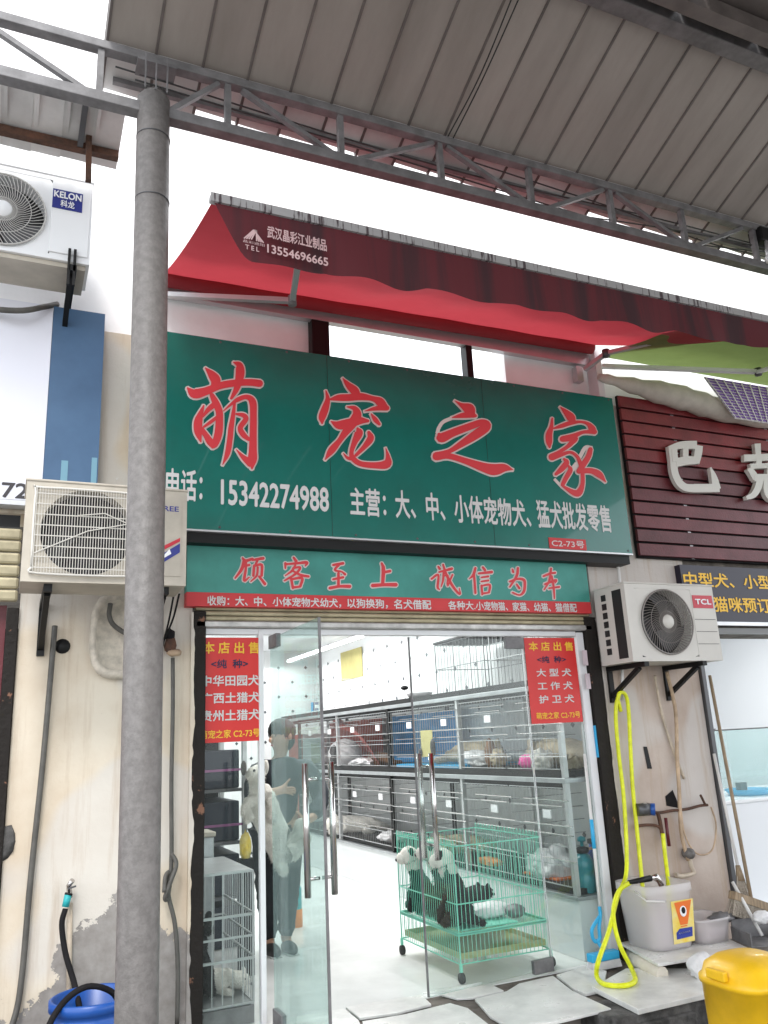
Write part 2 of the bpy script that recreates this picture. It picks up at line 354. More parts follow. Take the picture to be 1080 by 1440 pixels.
mat('tube_light', (1, 1, 1), .5, emit=5); mat('yellow_body', (.85, .50, .008), .42, coat=.15, var=.16, vscale=5, bump=.1, bscale=30); mat('yellow_shade', (.80, .30, .01), .5)
mat('paper_yellow', (.40, .36, .14), .8, var=.15); mat('wood', (.30, .22, .14), .7, var=.35, vscale=9, stretch=(6, 6, .6)); mat('bristle', (.38, .33, .27), .95, bump=.9, bscale=80); mat('sack', (.66, .61, .52), .7, var=.15, vscale=6, bump=.3); mat('navy_crate', (.006, .011, .024), .5, spec=.3); mat('purple', (.20, .05, .16), .5)
mat('aqua', (.50, .72, .70), .12, alpha=.17); mat('white_shop', (.78, .80, .82), .5)
mat('steel_bench', (.42, .44, .45), .3, metal=.6, var=.2, vscale=6); mat('wire_black', (.02, .02, .02), .5)
glass_mat('glass', (.95, .98, .97), .015, (.75, .85, .85), .45)
glass_mat('glass_leaf', (.86, .94, .92), .10, (.62, .80, .78), .22)
# ================================================================== SETTING
def struct(name, mb, m, **kw):
    o = mb.build(name, m, **kw); o['kind'] = 'structure'; return o
mb = MB().box(-40, 40, -40, 25, -.35, -.08); struct('street', mb, 'lane')
# raised cement apron in front of the shops, and the stone step at its right end
ap = struct('pavement', MB().box(-6, 3.02, -.62, 0, -.08, .088).box(3.02, 6.6, -.62, -.0, -.08, .088), 'cement')
fl = struct('shop_floor', MB().box(.6, 5.1, 0.0, 7.6, -.08, .094), 'floor_in')
# pale floor slabs laid loose on the apron, broken edges
def T(px, py, z=.108): return at(px, py, z=z)
def gp(x, y): return T(440 + x / 2.571, 1300 + y / 2.571)
tiles = [[gp(-60, 330), gp(112, 300), gp(165, 342), gp(200, 420), gp(-60, 470)], [gp(118, 297), gp(392, 252), gp(428, 286), gp(300, 318), gp(168, 336)],
         [gp(178, 350), gp(330, 325), gp(496, 284), gp(560, 302), gp(650, 372), gp(420, 430), gp(210, 430)], [gp(464, 250), gp(640, 212), gp(690, 236), gp(575, 262), gp(520, 264)],
         [gp(585, 268), gp(700, 240), gp(745, 212), gp(868, 184), gp(938, 238), gp(1078, 302), gp(880, 350), gp(705, 366), gp(640, 330)],
         [gp(945, 234), gp(880, 182), gp(1000, 146), gp(1062, 168), gp(1050, 236), gp(985, 250)], [gp(395, 244), gp(455, 232), gp(560, 214), gp(610, 204), gp(470, 240)]]
for i, p in enumerate(tiles):
    MB().poly([Vector((q.x, q.y, .092)) for q in p], (0, 0, .013 + .002 * (i % 3))).build('slab', 'tile_white', ap, bevel=.003)
# slabs at the foot of the right pier
slab1 = [T(833, 1388, .13), T(897, 1420, .13), T(1000, 1396, .13), T(1075, 1372, .13), T(1040, 1362, .13), T(880, 1362, .13)]
struct('stone_step', MB().box(3.06, 5.2, -.93, -.622, -.08, .10).box(3.06, 3.6, -.96, -.932, -.06, .06), 'stone', bevel=.01)
MB().poly([Vector((q.x, q.y, .104)) for q in slab1], (0, 0, .028)).build('slab', 'tile_white', ap, bevel=.004)
platform = thing('tile_platform', 'low platform of one large pale tile on white blocks holding the plastic bucket', 'platform', (4.1, -.3, .1))
MB().poly([(3.87, .0, .19), (3.70, -.57, .19), (4.40, -.62, .19), (4.62, .0, .19)], (0, 0, .018)).build('tile_top', 'tile_white', platform, bevel=.003)
b1 = MB(); b1.tube([(3.93, -.05, .145), (3.78, -.30, .146), (3.735, -.56, .145)], [.04, .043, .042], 10); b1.build('stone_block', 'sack', platform)
MB().box(4.30, 4.44, -.5, -.1, .106, .19).build('stone_block', 'sack', platform, bevel=.01)
MB().box(3.98, 4.12, -.25, -.02, .106, .19).build('stone_block', 'cement', platform, bevel=.01)

# ------------------------------------------------------------------ the shop building
bld = thing('shop_building', 'single row shop building with cream piers, white upper wall and open glazed shop front', 'building', (2.4, .1, 0))
MB().box(.03, .985, 0, .3, .0, 2.95).build('left_pier', 'cream_wall', bld)
MB().box(3.975, 4.93, 0, .3, .0, 2.95).build('right_pier', 'pinkish_wall', bld)
MB().box(-.55, 7.5, .012, .32, 2.95, 4.18).build('fascia_wall', 'cream_wall', bld)
MB().box(.985, 3.975, .14, .3, 2.44, 2.95).build('lintel', 'cement', bld)
MB().box(-3, 1.85, .03, .2, 4.18, 7.2).build('upper_wall', 'upper_wall', bld)
MB().box(3.42, 8, .03, .2, 4.18, 7.2).build('upper_wall', 'upper_wall', bld)
MB().box(1.85, 3.42, .03, .2, 5.25, 7.2).build('upper_wall', 'upper_wall', bld)
MB().box(1.85, 3.42, .03, .2, 4.0, 4.16).build('parapet', 'upper_wall', bld)
MB().box(-.6, 8, .33, 8.2, 3.15, 3.3).build('roof', 'cement', bld)
MB().box(-.6, .03, .1, .3, 0, 2.3).build('side_wall', 'black_matte', bld)
# dark posts of the open terrace above the sign
for a in (1.78, 3.02):
    MB().box(a, a + (.13 if a < 2 else .055), -.06, .025, 3.9, 4.75).build('dark_post', 'black', bld, bevel=.004)
# interior room
room = MB().box(.55, .6, .3, 7.6, .0, 3.05).box(4.42, 4.5, .3, 7.6, .0, 3.05).box(.6, 4.42, 7.5, 7.6, .0, 3.05).box(.3, 5, .3, 7.6, 3.05, 3.12)
MB().box(4.42, 4.5, .3, 7.6, 0.094, 3.0).build('interior_wall', 'grout', bld, label='right interior wall of the shop')
MB().box(.55, 4.42, 7.5, 7.6, 0.094, 3.0).build('interior_wall', 'grout', bld)
MB().box(.55, .62, .3, 7.5, 0.094, 3.0).build('interior_wall', 'grout', bld)
MB().box(.55, 4.5, .3, 7.6, 3.0, 3.08).build('ceiling', 'white_shop', bld)
# glazed wall tiles, one object each, sharing meshes; black insets at the joints
tw = .44
def tile_mesh(name, axis):
    g = .0012; b = MB()
    if axis == 'x': b.box(-.012, 0, g, tw - g, g, tw - g)
    else: b.box(g, tw - g, -.012, 0, g, tw - g)
    me = bpy.data.meshes.new(name); me.from_pydata(b.v, [], b.f); me.materials.append(MATS['tile_wall']); return me
mx_, my_ = tile_mesh('wall_tile', 'x'), tile_mesh('wall_tile', 'y')
dots = MB()
for i in range(16):
    for j in range(7):
        z = .1 + j * tw if j < 6 else .1 + 6 * tw
        if j * tw + .1 > 2.95 - tw + .2: continue
        o = bpy.data.objects.new('wall_tile', mx_); COL.objects.link(o); o.parent = bld; o.location = Vector((4.42, .32 + i * tw, z)) - bld.location
for i in range(8):
    for j in range(7):
        z = .1 + j * tw
        if j * tw + .1 > 2.95 - tw + .2: continue
        o = bpy.data.objects.new('wall_tile', my_); COL.objects.link(o); o.parent = bld; o.location = Vector((.72 + i * tw, 7.5, z)) - bld.location
def diamond(b, c, ax, r=.026):
    c = Vector(c)
    if ax == 'x': p = [c + Vector((0, a, d)) for a, d in ((-r, 0), (0, r), (r, 0), (0, -r))]; b.poly(p, (-.004, 0, 0))
    else: p = [c + Vector((a, 0, d)) for a, d in ((-r, 0), (0, r), (r, 0), (0, -r))]; b.poly(p, (0, -.004, 0))
for i in range(33):
    for j in range(14):
        y, z = .32 + i * tw / 2, .1 + j * tw / 2
        if (i + j) % 2 == 0 and .35 < y < 7.45 and z < 2.95: diamond(dots, (4.4075, y, z), 'x')
for i in range(17):
    for j in range(14):
        x, z = .72 + i * tw / 2, .1 + j * tw / 2
        if (i + j) % 2 == 0 and z < 2.95 and x < 4.4: diamond(dots, (x, 7.4875, z), 'y')
dots.build('tile_inset', 'tile_dot', bld, kind='stuff')
# shop-front frame: dark steel posts with flaking paint, white aluminium, roller shutter bottom
MB().box(.987, 1.063, -.03, .10, .092, 2.40).build('door_post', 'door_black', bld, bevel=.006)
MB().box(3.868, 3.973, -.03, .10, .092, 2.40).build('door_post', 'door_black', bld, bevel=.006)
MB().box(3.80, 3.862, .0, .06, .096, 2.29).build('white_frame', 'alu_white', bld, bevel=.004)
MB().box(1.395, 1.425, .0, .05, .096, 2.29).build('white_frame', 'alu_white', bld, bevel=.003)
MB().box(1.066, 3.798, .005, .055, 2.262, 2.298).build('head_frame', 'alu_white', bld, bevel=.003)
MB().box(3.863, 3.867, -.02, .03, 1.4, 1.62).build('blue_strip', 'sky_plastic', bld)
for k in range(4):
    z = 2.342 + k * .031
    MB().box(1.0, 3.93, -.018, .03, z + .002, z + .029).build('shutter_slat', 'shutter', bld, bevel=.009)
MB().box(1.0, 3.93, -.03, .04, 2.30, 2.341).build('shutter_rail', 'shutter_alu', bld, bevel=.008)
for edge, sg_ in ((.986, 1), (3.974, -1)):   # ragged plaster edge overlapping each steel post
    b = MB(); vs = []; n_ = 150
    for k in range(n_ + 1):
        z = .12 + 2.27 * k / n_; q = max(0, noise.noise(Vector((edge * 7, z * 3.1, 0))) * .9 + .08) * .030 + max(0, noise.noise(Vector((edge * 3, z * 13, 5)))) * .014
        vs += [(edge - sg_ * .012, -.031, z), (edge + sg_ * q, -.0335, z), (edge - sg_ * .012, -.001, z)]
    b.add(vs, [f for k in range(n_) for f in ((3 * k, 3 * k + 1, 3 * k + 4, 3 * k + 3), (3 * k, 3 * k + 3, 3 * k + 5, 3 * k + 2))])
    b.build('plaster_edge', 'pinkish_wall' if sg_ < 0 else 'cream_wall', bld)
# fluorescent tubes under the shop ceiling
for k, (x, y0, y1, z) in enumerate(((3.90, 4.3, 7.3, 2.82), (3.3, 1.2, 2.4, 2.96), (2.2, .9, 2.1, 2.96), (2.2, 3.2, 4.4, 2.96), (2.2, 5.6, 6.8, 2.96), (3.3, 3.2, 4.4, 2.96))):
    t = thing('tube_light', ['long tube light running along the upper right interior wall', 'tube light nearest the right shop window', 'tube light just inside the shop door', 'tube light over the middle of the shop floor', 'tube light nearest the back wall of the shop', 'tube light beside the cages midway into the shop'][k], 'light', (x, (y0 + y1) / 2, z), 'tube lights in the shop')
    MB().tube([(x, y0, z), (x, y1, z)], .018, 8).build('tube', 'tube_light', t)
    MB().box(x - .03, x + .03, y0, y1, z + .02, z + .035).build('fitting', 'alu_white', t)
    ld = bpy.data.lights.new('tube_glow', 'AREA'); ld.shape = 'RECTANGLE'; ld.size = .06; ld.size_y = y1 - y0; ld.energy = 17; ld.color = (1, 1, 1)
    lo = bpy.data.objects.new('tube_glow', ld); COL.objects.link(lo); lo.location = (x, (y0 + y1) / 2, z - .03); lo.name = 'tube_glow'

# ------------------------------------------------------------------ left neighbour (only its edge shows)
nb = thing('neighbour_shopfront', 'edge of the neighbouring shop front with dark door post and rolled shutter', 'shop front', (-.3, 0, 0))
for k in range(6):
    z = 2.43 + k * .07
    MB().box(-1.6, .015, -.05, .0, z + .002, z + .067).build('shutter_slat', 'shutter', nb, bevel=.015)
MB().box(-.035, .027, -.03, .09, .0, 2.40).build('door_post', 'door_black', nb, bevel=.005)
MB().box(-1.6, -.037, .03, .05, .3, 2.42).build('door_leaf', 'maroon', nb)
MB().box(-.35, .0, -.02, .02, 2.86, 2.93).build('shutter_beam', 'black', nb)
bs = thing('billboard', 'white and blue shop sign box numbered 72 above the left air conditioner', 'sign', (0, -.12, 3))
MB().box(-1.8, .10, -.10, .0, 3.0, 4.24).build('white_panel', 'panel_white', bs)
MB().box(.102, .40, -.10, .0, 3.0, 4.24).build('blue_panel', 'blue_panel', bs)
MB().box(-1.8, .40, -.10, .0, 2.97, 2.998).build('edge_trim', 'alu', bs)
a = at(84, 690, y=-.103); b = at(96, 648, y=-.103); MB().box(a.x, b.x, -.103, -.1005, 3.0, b.z).build('light_stripe', 'light_blue', bs)
a = at(127, 690, y=-.103); b = at(137, 644, y=-.103); MB().box(a.x, b.x, -.103, -.1005, 3.0, b.z).build('light_stripe', 'light_blue', bs)
a = at(2, 699, y=-.1); b = at(40, 681, y=-.1); text('number', '72', (a.x, -.1, a.z), X1, Z1, b.x - a.x, b.z - a.z + .0, 'dark_letter', bs, .02, .002)

# ------------------------------------------------------------------ metal canopy over the street
SL = -.405; RY, RZ = -1.3, 5.165
def roof_z(y): return RZ + SL * (y - RY)
can = thing('metal_canopy', 'sloping corrugated metal canopy roof covering the lane in front of the shops', 'canopy', (3, -1.9, 5.4))
yr = -2.24; pitch = .248; x0 = .25
up = lambda y, e: roof_z(y) + e
def sheet(b, xa, xb, ya, yb, th=.012, wav=0.):
    b.add([(xa, ya, up(ya, 0)), (xb, ya, up(ya, 0)), (xb, yb + wav, up(yb, 0)), (xa, yb - wav, up(yb, 0)), (xa, ya, up(ya, th)), (xb, ya, up(ya, th)), (xb, yb + wav, up(yb, th)), (xa, yb - wav, up(yb, th))],
          [(0, 1, 2, 3), (7, 6, 5, 4), (0, 4, 5, 1), (1, 5, 6, 2), (2, 6, 7, 3), (3, 7, 4, 0)])
for k in range(34):
    xa = x0 + k * pitch; b = MB(); sheet(b, xa + .007, xa + pitch - .007, yr, -1.30, .012); b.build('roof_panel', 'roof_metal', can)
    b = MB(); sheet(b, xa + .007, xa + pitch - .007, -1.297, -1.06 + .012 * math.sin(k * 2.3), .012, .008); b.build('lit_eave_panel', 'roof_light', can)  # same roof in a paler colour: wall bounce light put into the eave strip
rb = MB()
for k in range(35):
    xa = x0 + k * pitch; yb = -1.05
    rb.add([(xa - .006, yr, up(yr, -.008)), (xa + .006, yr, up(yr, -.008)), (xa + .006, yb, up(yb, -.008)), (xa - .006, yb, up(yb, -.008)), (xa - .014, yr, up(yr, .03)), (xa + .014, yr, up(yr, .03)), (xa + .014, yb, up(yb, .03)), (xa - .014, yb, up(yb, .03))],
           [(0, 1, 2, 3), (7, 6, 5, 4), (0, 4, 5, 1), (1, 5, 6, 2), (2, 6, 7, 3), (3, 7, 4, 0)])
    if k in (0, 3, 6, 9, 12, 15, 18, 21, 24, 27, 30, 33) or True:
        rb.build('roof_rib', 'roof_rib', can); rb = MB()
MB().box(-.3, 9, yr - .05, yr + .05, up(yr, -.10), up(yr, -.012)).build('ridge_beam', 'steel_grey', can, bevel=.006)
b = MB()
zr = up(yr, 0)
for k in range(14):
    xa = .25 + k * .6
    MB().add([(xa + .01, yr, zr), (xa + .59, yr, zr), (xa + .59, -9.5, zr - 1.2), (xa + .01, -9.5, zr - 1.2), (xa + .01, yr, zr + .02), (xa + .59, yr, zr + .02), (xa + .59, -9.5, zr - 1.18), (xa + .01, -9.5, zr - 1.18)],
           [(0, 1, 2, 3), (7, 6, 5, 4), (0, 4, 5, 1), (1, 5, 6, 2), (2, 6, 7, 3), (3, 7, 4, 0)]).build('far_panel', 'roof_rib', can)
MB().box(.2, 9, yr - .22, yr - .14, zr - .16, zr - .06).build('purlin', 'roof_rib', can)
# purlin lines seen through the truss
MB().bar((.3, -1.13, up(-1.13, -.02)), (9, -1.13, up(-1.13, -.02)), .03).build('purlin', 'steel_grey', can)
# truss
tr = thing('roof_truss', 'long grey steel lattice truss carrying the edge of the canopy', 'truss', (3, -1.3, 4.8))
ZB, ZT = 4.785, 5.11
MB().box(-4, 9, -1.33, -1.27, ZT - .025, ZT + .025).build('top_chord', 'steel_grey', tr, bevel=.004)
MB().box(-4, 9, -1.335, -1.265, ZB - .03, ZB + .03).build('bottom_chord', 'steel_grey', tr, bevel=.004)
def tx(px, py): return at(px, py, y=-1.3).x
vx = [tx(p, q) for p, q in ((141, 95), (320, 150), (479, 200), (619, 230), (745, 262), (860, 300), (962, 330), (1062, 350))]
for x in vx: MB().box(x - .016, x + .016, -1.318, -1.282, ZB + .031, ZT - .026).build('truss_post', 'steel_grey', tr)
def dg_(a, b_): MB().bar((a[0], -1.3, a[1]), (b_[0], -1.3, b_[1]), .026, .03, (0, 1, 0)).build('truss_diagonal', 'steel_grey', tr)
dg_((-.35, ZT - .03), (vx[0] - .07, ZB + .035)); dg_((vx[1] + .08, ZT - .03), (vx[2] - .06, ZB + .035)); dg_((vx[3] - .04, ZT - .03), (vx[2] + .10, ZB + .035))
dg_((vx[3] + .05, ZT - .03), (vx[4] - .04, ZB + .035)); dg_((vx[5] - .05, ZT - .03), (vx[4] + .12, ZB + .035)); dg_((vx[5] + .05, ZT - .03), (vx[6] - .03, ZB + .035)); dg_((vx[7] - .10, ZT - .03), (vx[6] + .08, ZB + .035))
dg_((vx[1] - .05, ZT - .03), (vx[0] + .35, ZB + .035))
for k in range(7):
    a = tr; 
MB().box(vx[7] + .02, vx[7] + .16, -1.36, -1.24, 4.98, 5.10).build('junction_box', 'black', tr, bevel=.01)
# slack cables through the truss and along the ribs
cb = [((.3, 5.06), (2.3, 4.97), (4.2, 5.02), (6.5, 5.0)), ((.4, 5.0), (2.0, 4.93), (3.9, 4.86), (5.1, 4.98)), ((2.4, 5.05), (3.6, 4.98), (4.6, 4.9), (6.4, 5.02)), ((3.2, 4.84), (4.0, 4.92), (4.9, 4.97), (5.9, 4.9))]
for k, c in enumerate(cb):
    o = hose([(x, -1.25 - .012 * k, z) for x, z in c], .005, 8, 5).build('cable', 'wire_black'); tag(o, ['upper black cable slung through the truss from the pole', 'sagging black cable lowest inside the truss', 'black cable rising to the junction box on the truss', 'short black cable dipping between the right truss posts'][k], 'cable', 'cables slung through the truss')
for k in range(2):
    x = at(627 + 5 * k, 193, y=-1.3).x; o = hose([(x + .012 * k, -1.31, up(-1.3, -.03)), (x + .03, -1.7, up(-1.7, -.035)), (x + .01 + .02 * k, -2.2, up(-2.2, -.03))], .004, 6, 5).build('cable', 'wire_black')
    tag(o, ['thin cable clipped along a canopy rib to the truss', 'second thin cable beside it along the same canopy rib'][k], 'cable')
bulb = thing('security_lamp', 'small lamp with white head hanging off the right end of the truss', 'lamp', (vx[7], -1.3, 4.7))
MB().lathe((vx[7] + .01, -1.38, 4.80), [(0, -.03), (.018, -.025), (.024, 0), (.02, .02), (0, .025)], 10).build('bulb', 'ac_bright', bulb)
MB().tube([(vx[7] + .01, -1.38, 4.825), (vx[7] + .05, -1.36, 4.97)], .012, 6).build('bulb_holder', 'alu', bulb)

pole = thing('support_pole', 'tall round grey steel pole holding up the canopy truss', 'pole', (.52, -1.3, -.08))
MB().tube([(.545, -1.3, -.08), (.534, -1.3, .6), (.493, -1.3, 4.86)], .083, 32).build('shaft', 'pole_grey', pole)
MB().tube([(.493, -1.3, 4.86), (.493, -1.3, 4.90)], [.083, .055], 24).build('pole_cap', 'pole_grey', pole)
MB().bar((.44, -1.36, 4.88), (.44, -1.36, 5.10), .008).bar((.55, -1.36, 4.88), (.55, -1.36, 5.10), .008).box(.40, .60, -1.36, -1.24, 5.05, 5.07).bar((.49, -1.385, 4.86), (.49, -1.385, 5.03), .007).build('pole_bracket', 'steel_grey', pole)
for z in (4.62, 4.25): MB().tube([(.4965 + (4.6 - z) * .01, -1.3, z), (.4965 + (4.6 - z) * .01, -1.3, z + .006)], .0855, 28).build('wire_tie', 'steel_dark', pole)

# small lower roof on the left with its rusty purlin and post
lr = thing('lean_to_roof', 'short corrugated sheet roof with rusty purlin above the upper air conditioner', 'roof', (-.3, -.85, 4.95))
def lz(y): return 4.99 - .14 * (y + 1.1)
lp = MB()
for k in range(11):
    xa = .385 - (k + 1) * .155 + .0008 * (k % 2)
    b = MB(); ya, yb = -1.1 + random.uniform(-.01, .01), -.60 + random.uniform(-.012, .012)
    b.add([(xa - .01, ya, lz(ya) + .004), (xa + .152, ya, lz(ya)), (xa + .152, yb, lz(yb)), (xa - .01, yb, lz(yb) + .004), (xa - .01, ya, lz(ya) + .014), (xa + .152, ya, lz(ya) + .01), (xa + .152, yb, lz(yb) + .01), (xa - .01, yb, lz(yb) + .014)], [(0, 1, 2, 3), (7, 6, 5, 4), (0, 4, 5, 1), (1, 5, 6, 2), (2, 6, 7, 3), (3, 7, 4, 0)])
    b.box(xa + .012, xa + .028, -1.08, -.615, lz(-.85) - .006, lz(-.85) + .03)
    b.build('roof_sheet', 'roof_light', lr)
MB().bar((-1.4, -.74, lz(-.74) - .028), (.38, -.74, lz(-.74) - .028), .045).build('purlin', 'rust', lr)
MB().bar((.175, -1.08, lz(-1.08) - .03), (.17, -.74, lz(-.8) - .04), .03).build('cross_bar', 'steel_dark', lr)
MB().bar((.222, -.80, 4.66), (.21, -.80, 5.03), .03).build('rusty_post', 'rust', lr)

# ------------------------------------------------------------------ signs of the shop
YS = -.18
sg = thing('main_sign', 'big dark green shop sign with red brush characters and white phone number', 'sign', (2.5, -.1, 2.9))
tl, trr, br, bl = at(232, 466, y=YS), at(862, 560, y=YS), at(888, 777, y=YS), at(205, 742, y=YS)
zt, zb = (tl.z + trr.z) / 2, (br.z + bl.z) / 2; xl, xr = .62, (trr.x + br.x) / 2
MB().box(xl, xr, YS, YS + .13, zb, zt).build('board', 'sign_green', sg)
MB().box(xl, xr, YS - .006, YS + .12, zb - .012, zb - .001).build('bottom_trim', 'alu', sg)
MB().box(xl + .01, xr - .01, YS + .03, .0, zb - .075, zb - .0125).build('under_shadow', 'black', sg)  # black plate standing in for the shadow band beneath the sign
chars = {
 'first': ((250, 500), 8.308, [[(320, 150, 14), (400, 235, 90), (440, 300, 105), (420, 380, 70)], [(112, 385, 20), (190, 450, 100), (330, 420, 85), (480, 360, 75), (650, 328, 75), (830, 318, 72), (950, 330, 78)],
   [(650, 85, 16), (712, 115, 70), (725, 190, 95), (712, 290, 85), (680, 400, 60), (622, 505, 30)], [(300, 590, 16), (262, 690, 60), (235, 780, 90), (235, 900, 80), (265, 1010, 18)],
   [(395, 470, 50), (440, 560, 75), (480, 660, 75), (482, 780, 80), (470, 920, 85), (430, 1040, 70), (400, 1080, 25)], [(290, 720, 20), (350, 640, 50), (420, 580, 60)], [(300, 840, 25), (370, 790, 36), (450, 730, 36)],
   [(270, 870, 60), (320, 930, 60), (370, 1010, 75), (410, 1060, 60)], [(660, 560, 26), (642, 700, 44), (618, 850, 58), (602, 1000, 60), (575, 1150, 56), (520, 1280, 10)],
   [(528, 655, 12), (620, 575, 30), (700, 520, 48), (800, 490, 50), (868, 545, 76), (878, 700, 72), (876, 900, 76), (872, 1100, 84), (868, 1220, 95), (862, 1325, 20)], [(680, 1105, 10), (760, 1195, 50), (845, 1260, 90)],
   [(680, 690, 24), (760, 705, 50), (790, 750, 56), (725, 850, 56), (760, 930, 60), (822, 985, 40)]]),
 'second': ((440, 525), 9.0, [[(372, 65, 8), (445, 155, 70), (525, 230, 100), (560, 300, 70)], [(160, 225, 14), (182, 330, 52), (150, 450, 84), (112, 560, 84), (112, 635, 26)],
   [(215, 335, 24), (320, 315, 72), (450, 312, 80), (600, 300, 84), (750, 325, 60), (840, 365, 100), (900, 430, 80)], [(930, 445, 60), (790, 450, 50), (650, 484, 8)],
   [(225, 615, 14), (320, 660, 95), (450, 640, 110), (580, 605, 90), (690, 608, 36)], [(430, 430, 16), (520, 450, 60), (552, 530, 105), (500, 630, 110), (400, 760, 80), (330, 860, 62), (230, 980, 80), (150, 1095, 14)],
   [(560, 705, 30), (575, 760, 95), (520, 880, 66), (482, 1000, 50), (500, 1080, 62), (600, 1150, 62), (800, 1170, 74), (930, 1150, 100), (942, 1060, 50), (915, 950, 8)], [(380, 1020, 12), (430, 1075, 34), (490, 1085, 50)],
   [(700, 755, 40), (722, 830, 80), (640, 940, 56), (535, 1045, 36)], [(730, 520, 14), (780, 590, 54), (832, 650, 36)]]),
 'third': ((600, 555), 8.308, [[(325, 75, 8), (400, 125, 46), (490, 175, 120), (535, 245, 56)], [(560, 250, 40), (430, 245, 60), (290, 272, 10)], [(290, 276, -8), (190, 320, -8), (140, 390, -8), (125, 440, -8)],
   [(140, 470, 40), (165, 510, 100), (300, 450, 84), (500, 375, 76), (640, 330, 70), (695, 375, 92), (570, 470, 96), (400, 580, 70), (280, 655, 50), (190, 690, 56), (105, 715, 76)],
   [(110, 725, 90), (250, 720, 64), (450, 780, 66), (650, 850, 96), (780, 880, 120), (900, 860, 84), (1000, 880, 8)]]),
 'fourth': ((755, 565), 9.82, [[(315, 75, 10), (395, 150, 70), (465, 225, 105), (505, 290, 50)], [(205, 235, 26), (192, 350, 52), (160, 460, 84), (162, 560, 78), (167, 630, 30)],
   [(225, 372, 22), (330, 340, 52), (450, 300, 56), (600, 282, 34), (700, 312, 50), (755, 380, 88), (785, 430, 50)], [(790, 420, 60), (630, 425, 44), (500, 478, 66), (345, 520, 70)],
   [(345, 520, 76), (510, 500, 90), (465, 575, 64), (400, 635, 50), (290, 705, 50), (195, 765, 84)], [(200, 768, 90), (330, 735, 52), (450, 702, 40), (540, 755, 42), (590, 860, 52), (620, 1000, 50), (618, 1150, 56), (565, 1262, 90), (480, 1250, 66), (350, 1170, 30)],
   [(365, 795, 30), (400, 845, 70), (330, 935, 70), (252, 1005, 40)], [(430, 895, 30), (450, 950, 62), (390, 1060, 60), (345, 1150, 52)], [(728, 665, 60), (700, 760, 70), (625, 880, 74), (570, 965, 66)], [(600, 962, 66), (740, 960, 70), (850, 1012, 84), (938, 1112, 14)], [(245, 1080, -6), (310, 1150, -6)], [(490, 930, -30), (535, 870, -30)], [(590, 760, -20), (660, 640, -20), (740, 640, -20)]])}
for k, (cr, sc, st) in chars.items():
    brush('brush_character', st, cr, sc, YS, sg, 'letter_red', 'outline_white', 17)
def line(name, body, pa, pb, hpx, y, m, parent, bold=.012, out=.003, **kw):
    """one line of lettering between two points of a board: pa lower left, pb lower right pixel, hpx letter height there"""
    a = at(*pa, y=y); b = at(*pb, y=y); t = at(pa[0], pa[1] - hpx, y=y); zz = (a.z + b.z) / 2
    return text(name, body, (a.x, y, zz), X1, Z1, b.x - a.x, t.z - a.z, m, parent, bold, out, **kw)
line('phone_words', '电话：', (233, 705), (284, 702), 43, YS, 'letter_white', sg, .02)
line('phone_number', '15342274988', (311, 711), (462, 717), 34, YS, 'letter_white', sg, .022)
line('trade_words', '主营：', (493, 724), (543, 727), 38, YS, 'letter_white', sg, .02)
line('trade_words', '大、中、', (557, 728), (626, 732), 38, YS, 'letter_white', sg, .02)
line('trade_words', '小体宠物犬、', (640, 734), (747, 741), 38, YS, 'letter_white', sg, .02)
line('trade_words', '猛犬批发零售', (757, 742), (860, 748), 38, YS, 'letter_white', sg, .02)
a = at(773, 776, y=YS); b = at(823, 762, y=YS)
np_ = MB().box(a.x, b.x, YS - .006, YS - .0005, zb + .004, zb + .085).build('unit_label', 'sign_red', sg)
text('unit_number', 'C2-73号', (a.x + .02, YS - .006, zb + .018), X1, Z1, b.x - a.x - .04, .052, 'letter_white', np_, .01, .002)
for k in range(9):
    for zz in (zb + .02, zt - .02):
        xx = xl + .04 + (xr - xl - .08) * k / 8; MB().lathe((xx, YS - .001, zz), [(0, -.004), (.006, -.003), (.008, 0)], 8, 'y').build('screw', 'steel_dark', sg)
for k in range(1, 3): xx = xl + (xr - xl) * k / 3; MB().box(xx - .0012, xx + .0012, YS - .0012, YS - .0002, zb, zt).build('panel_seam', 'black', sg)
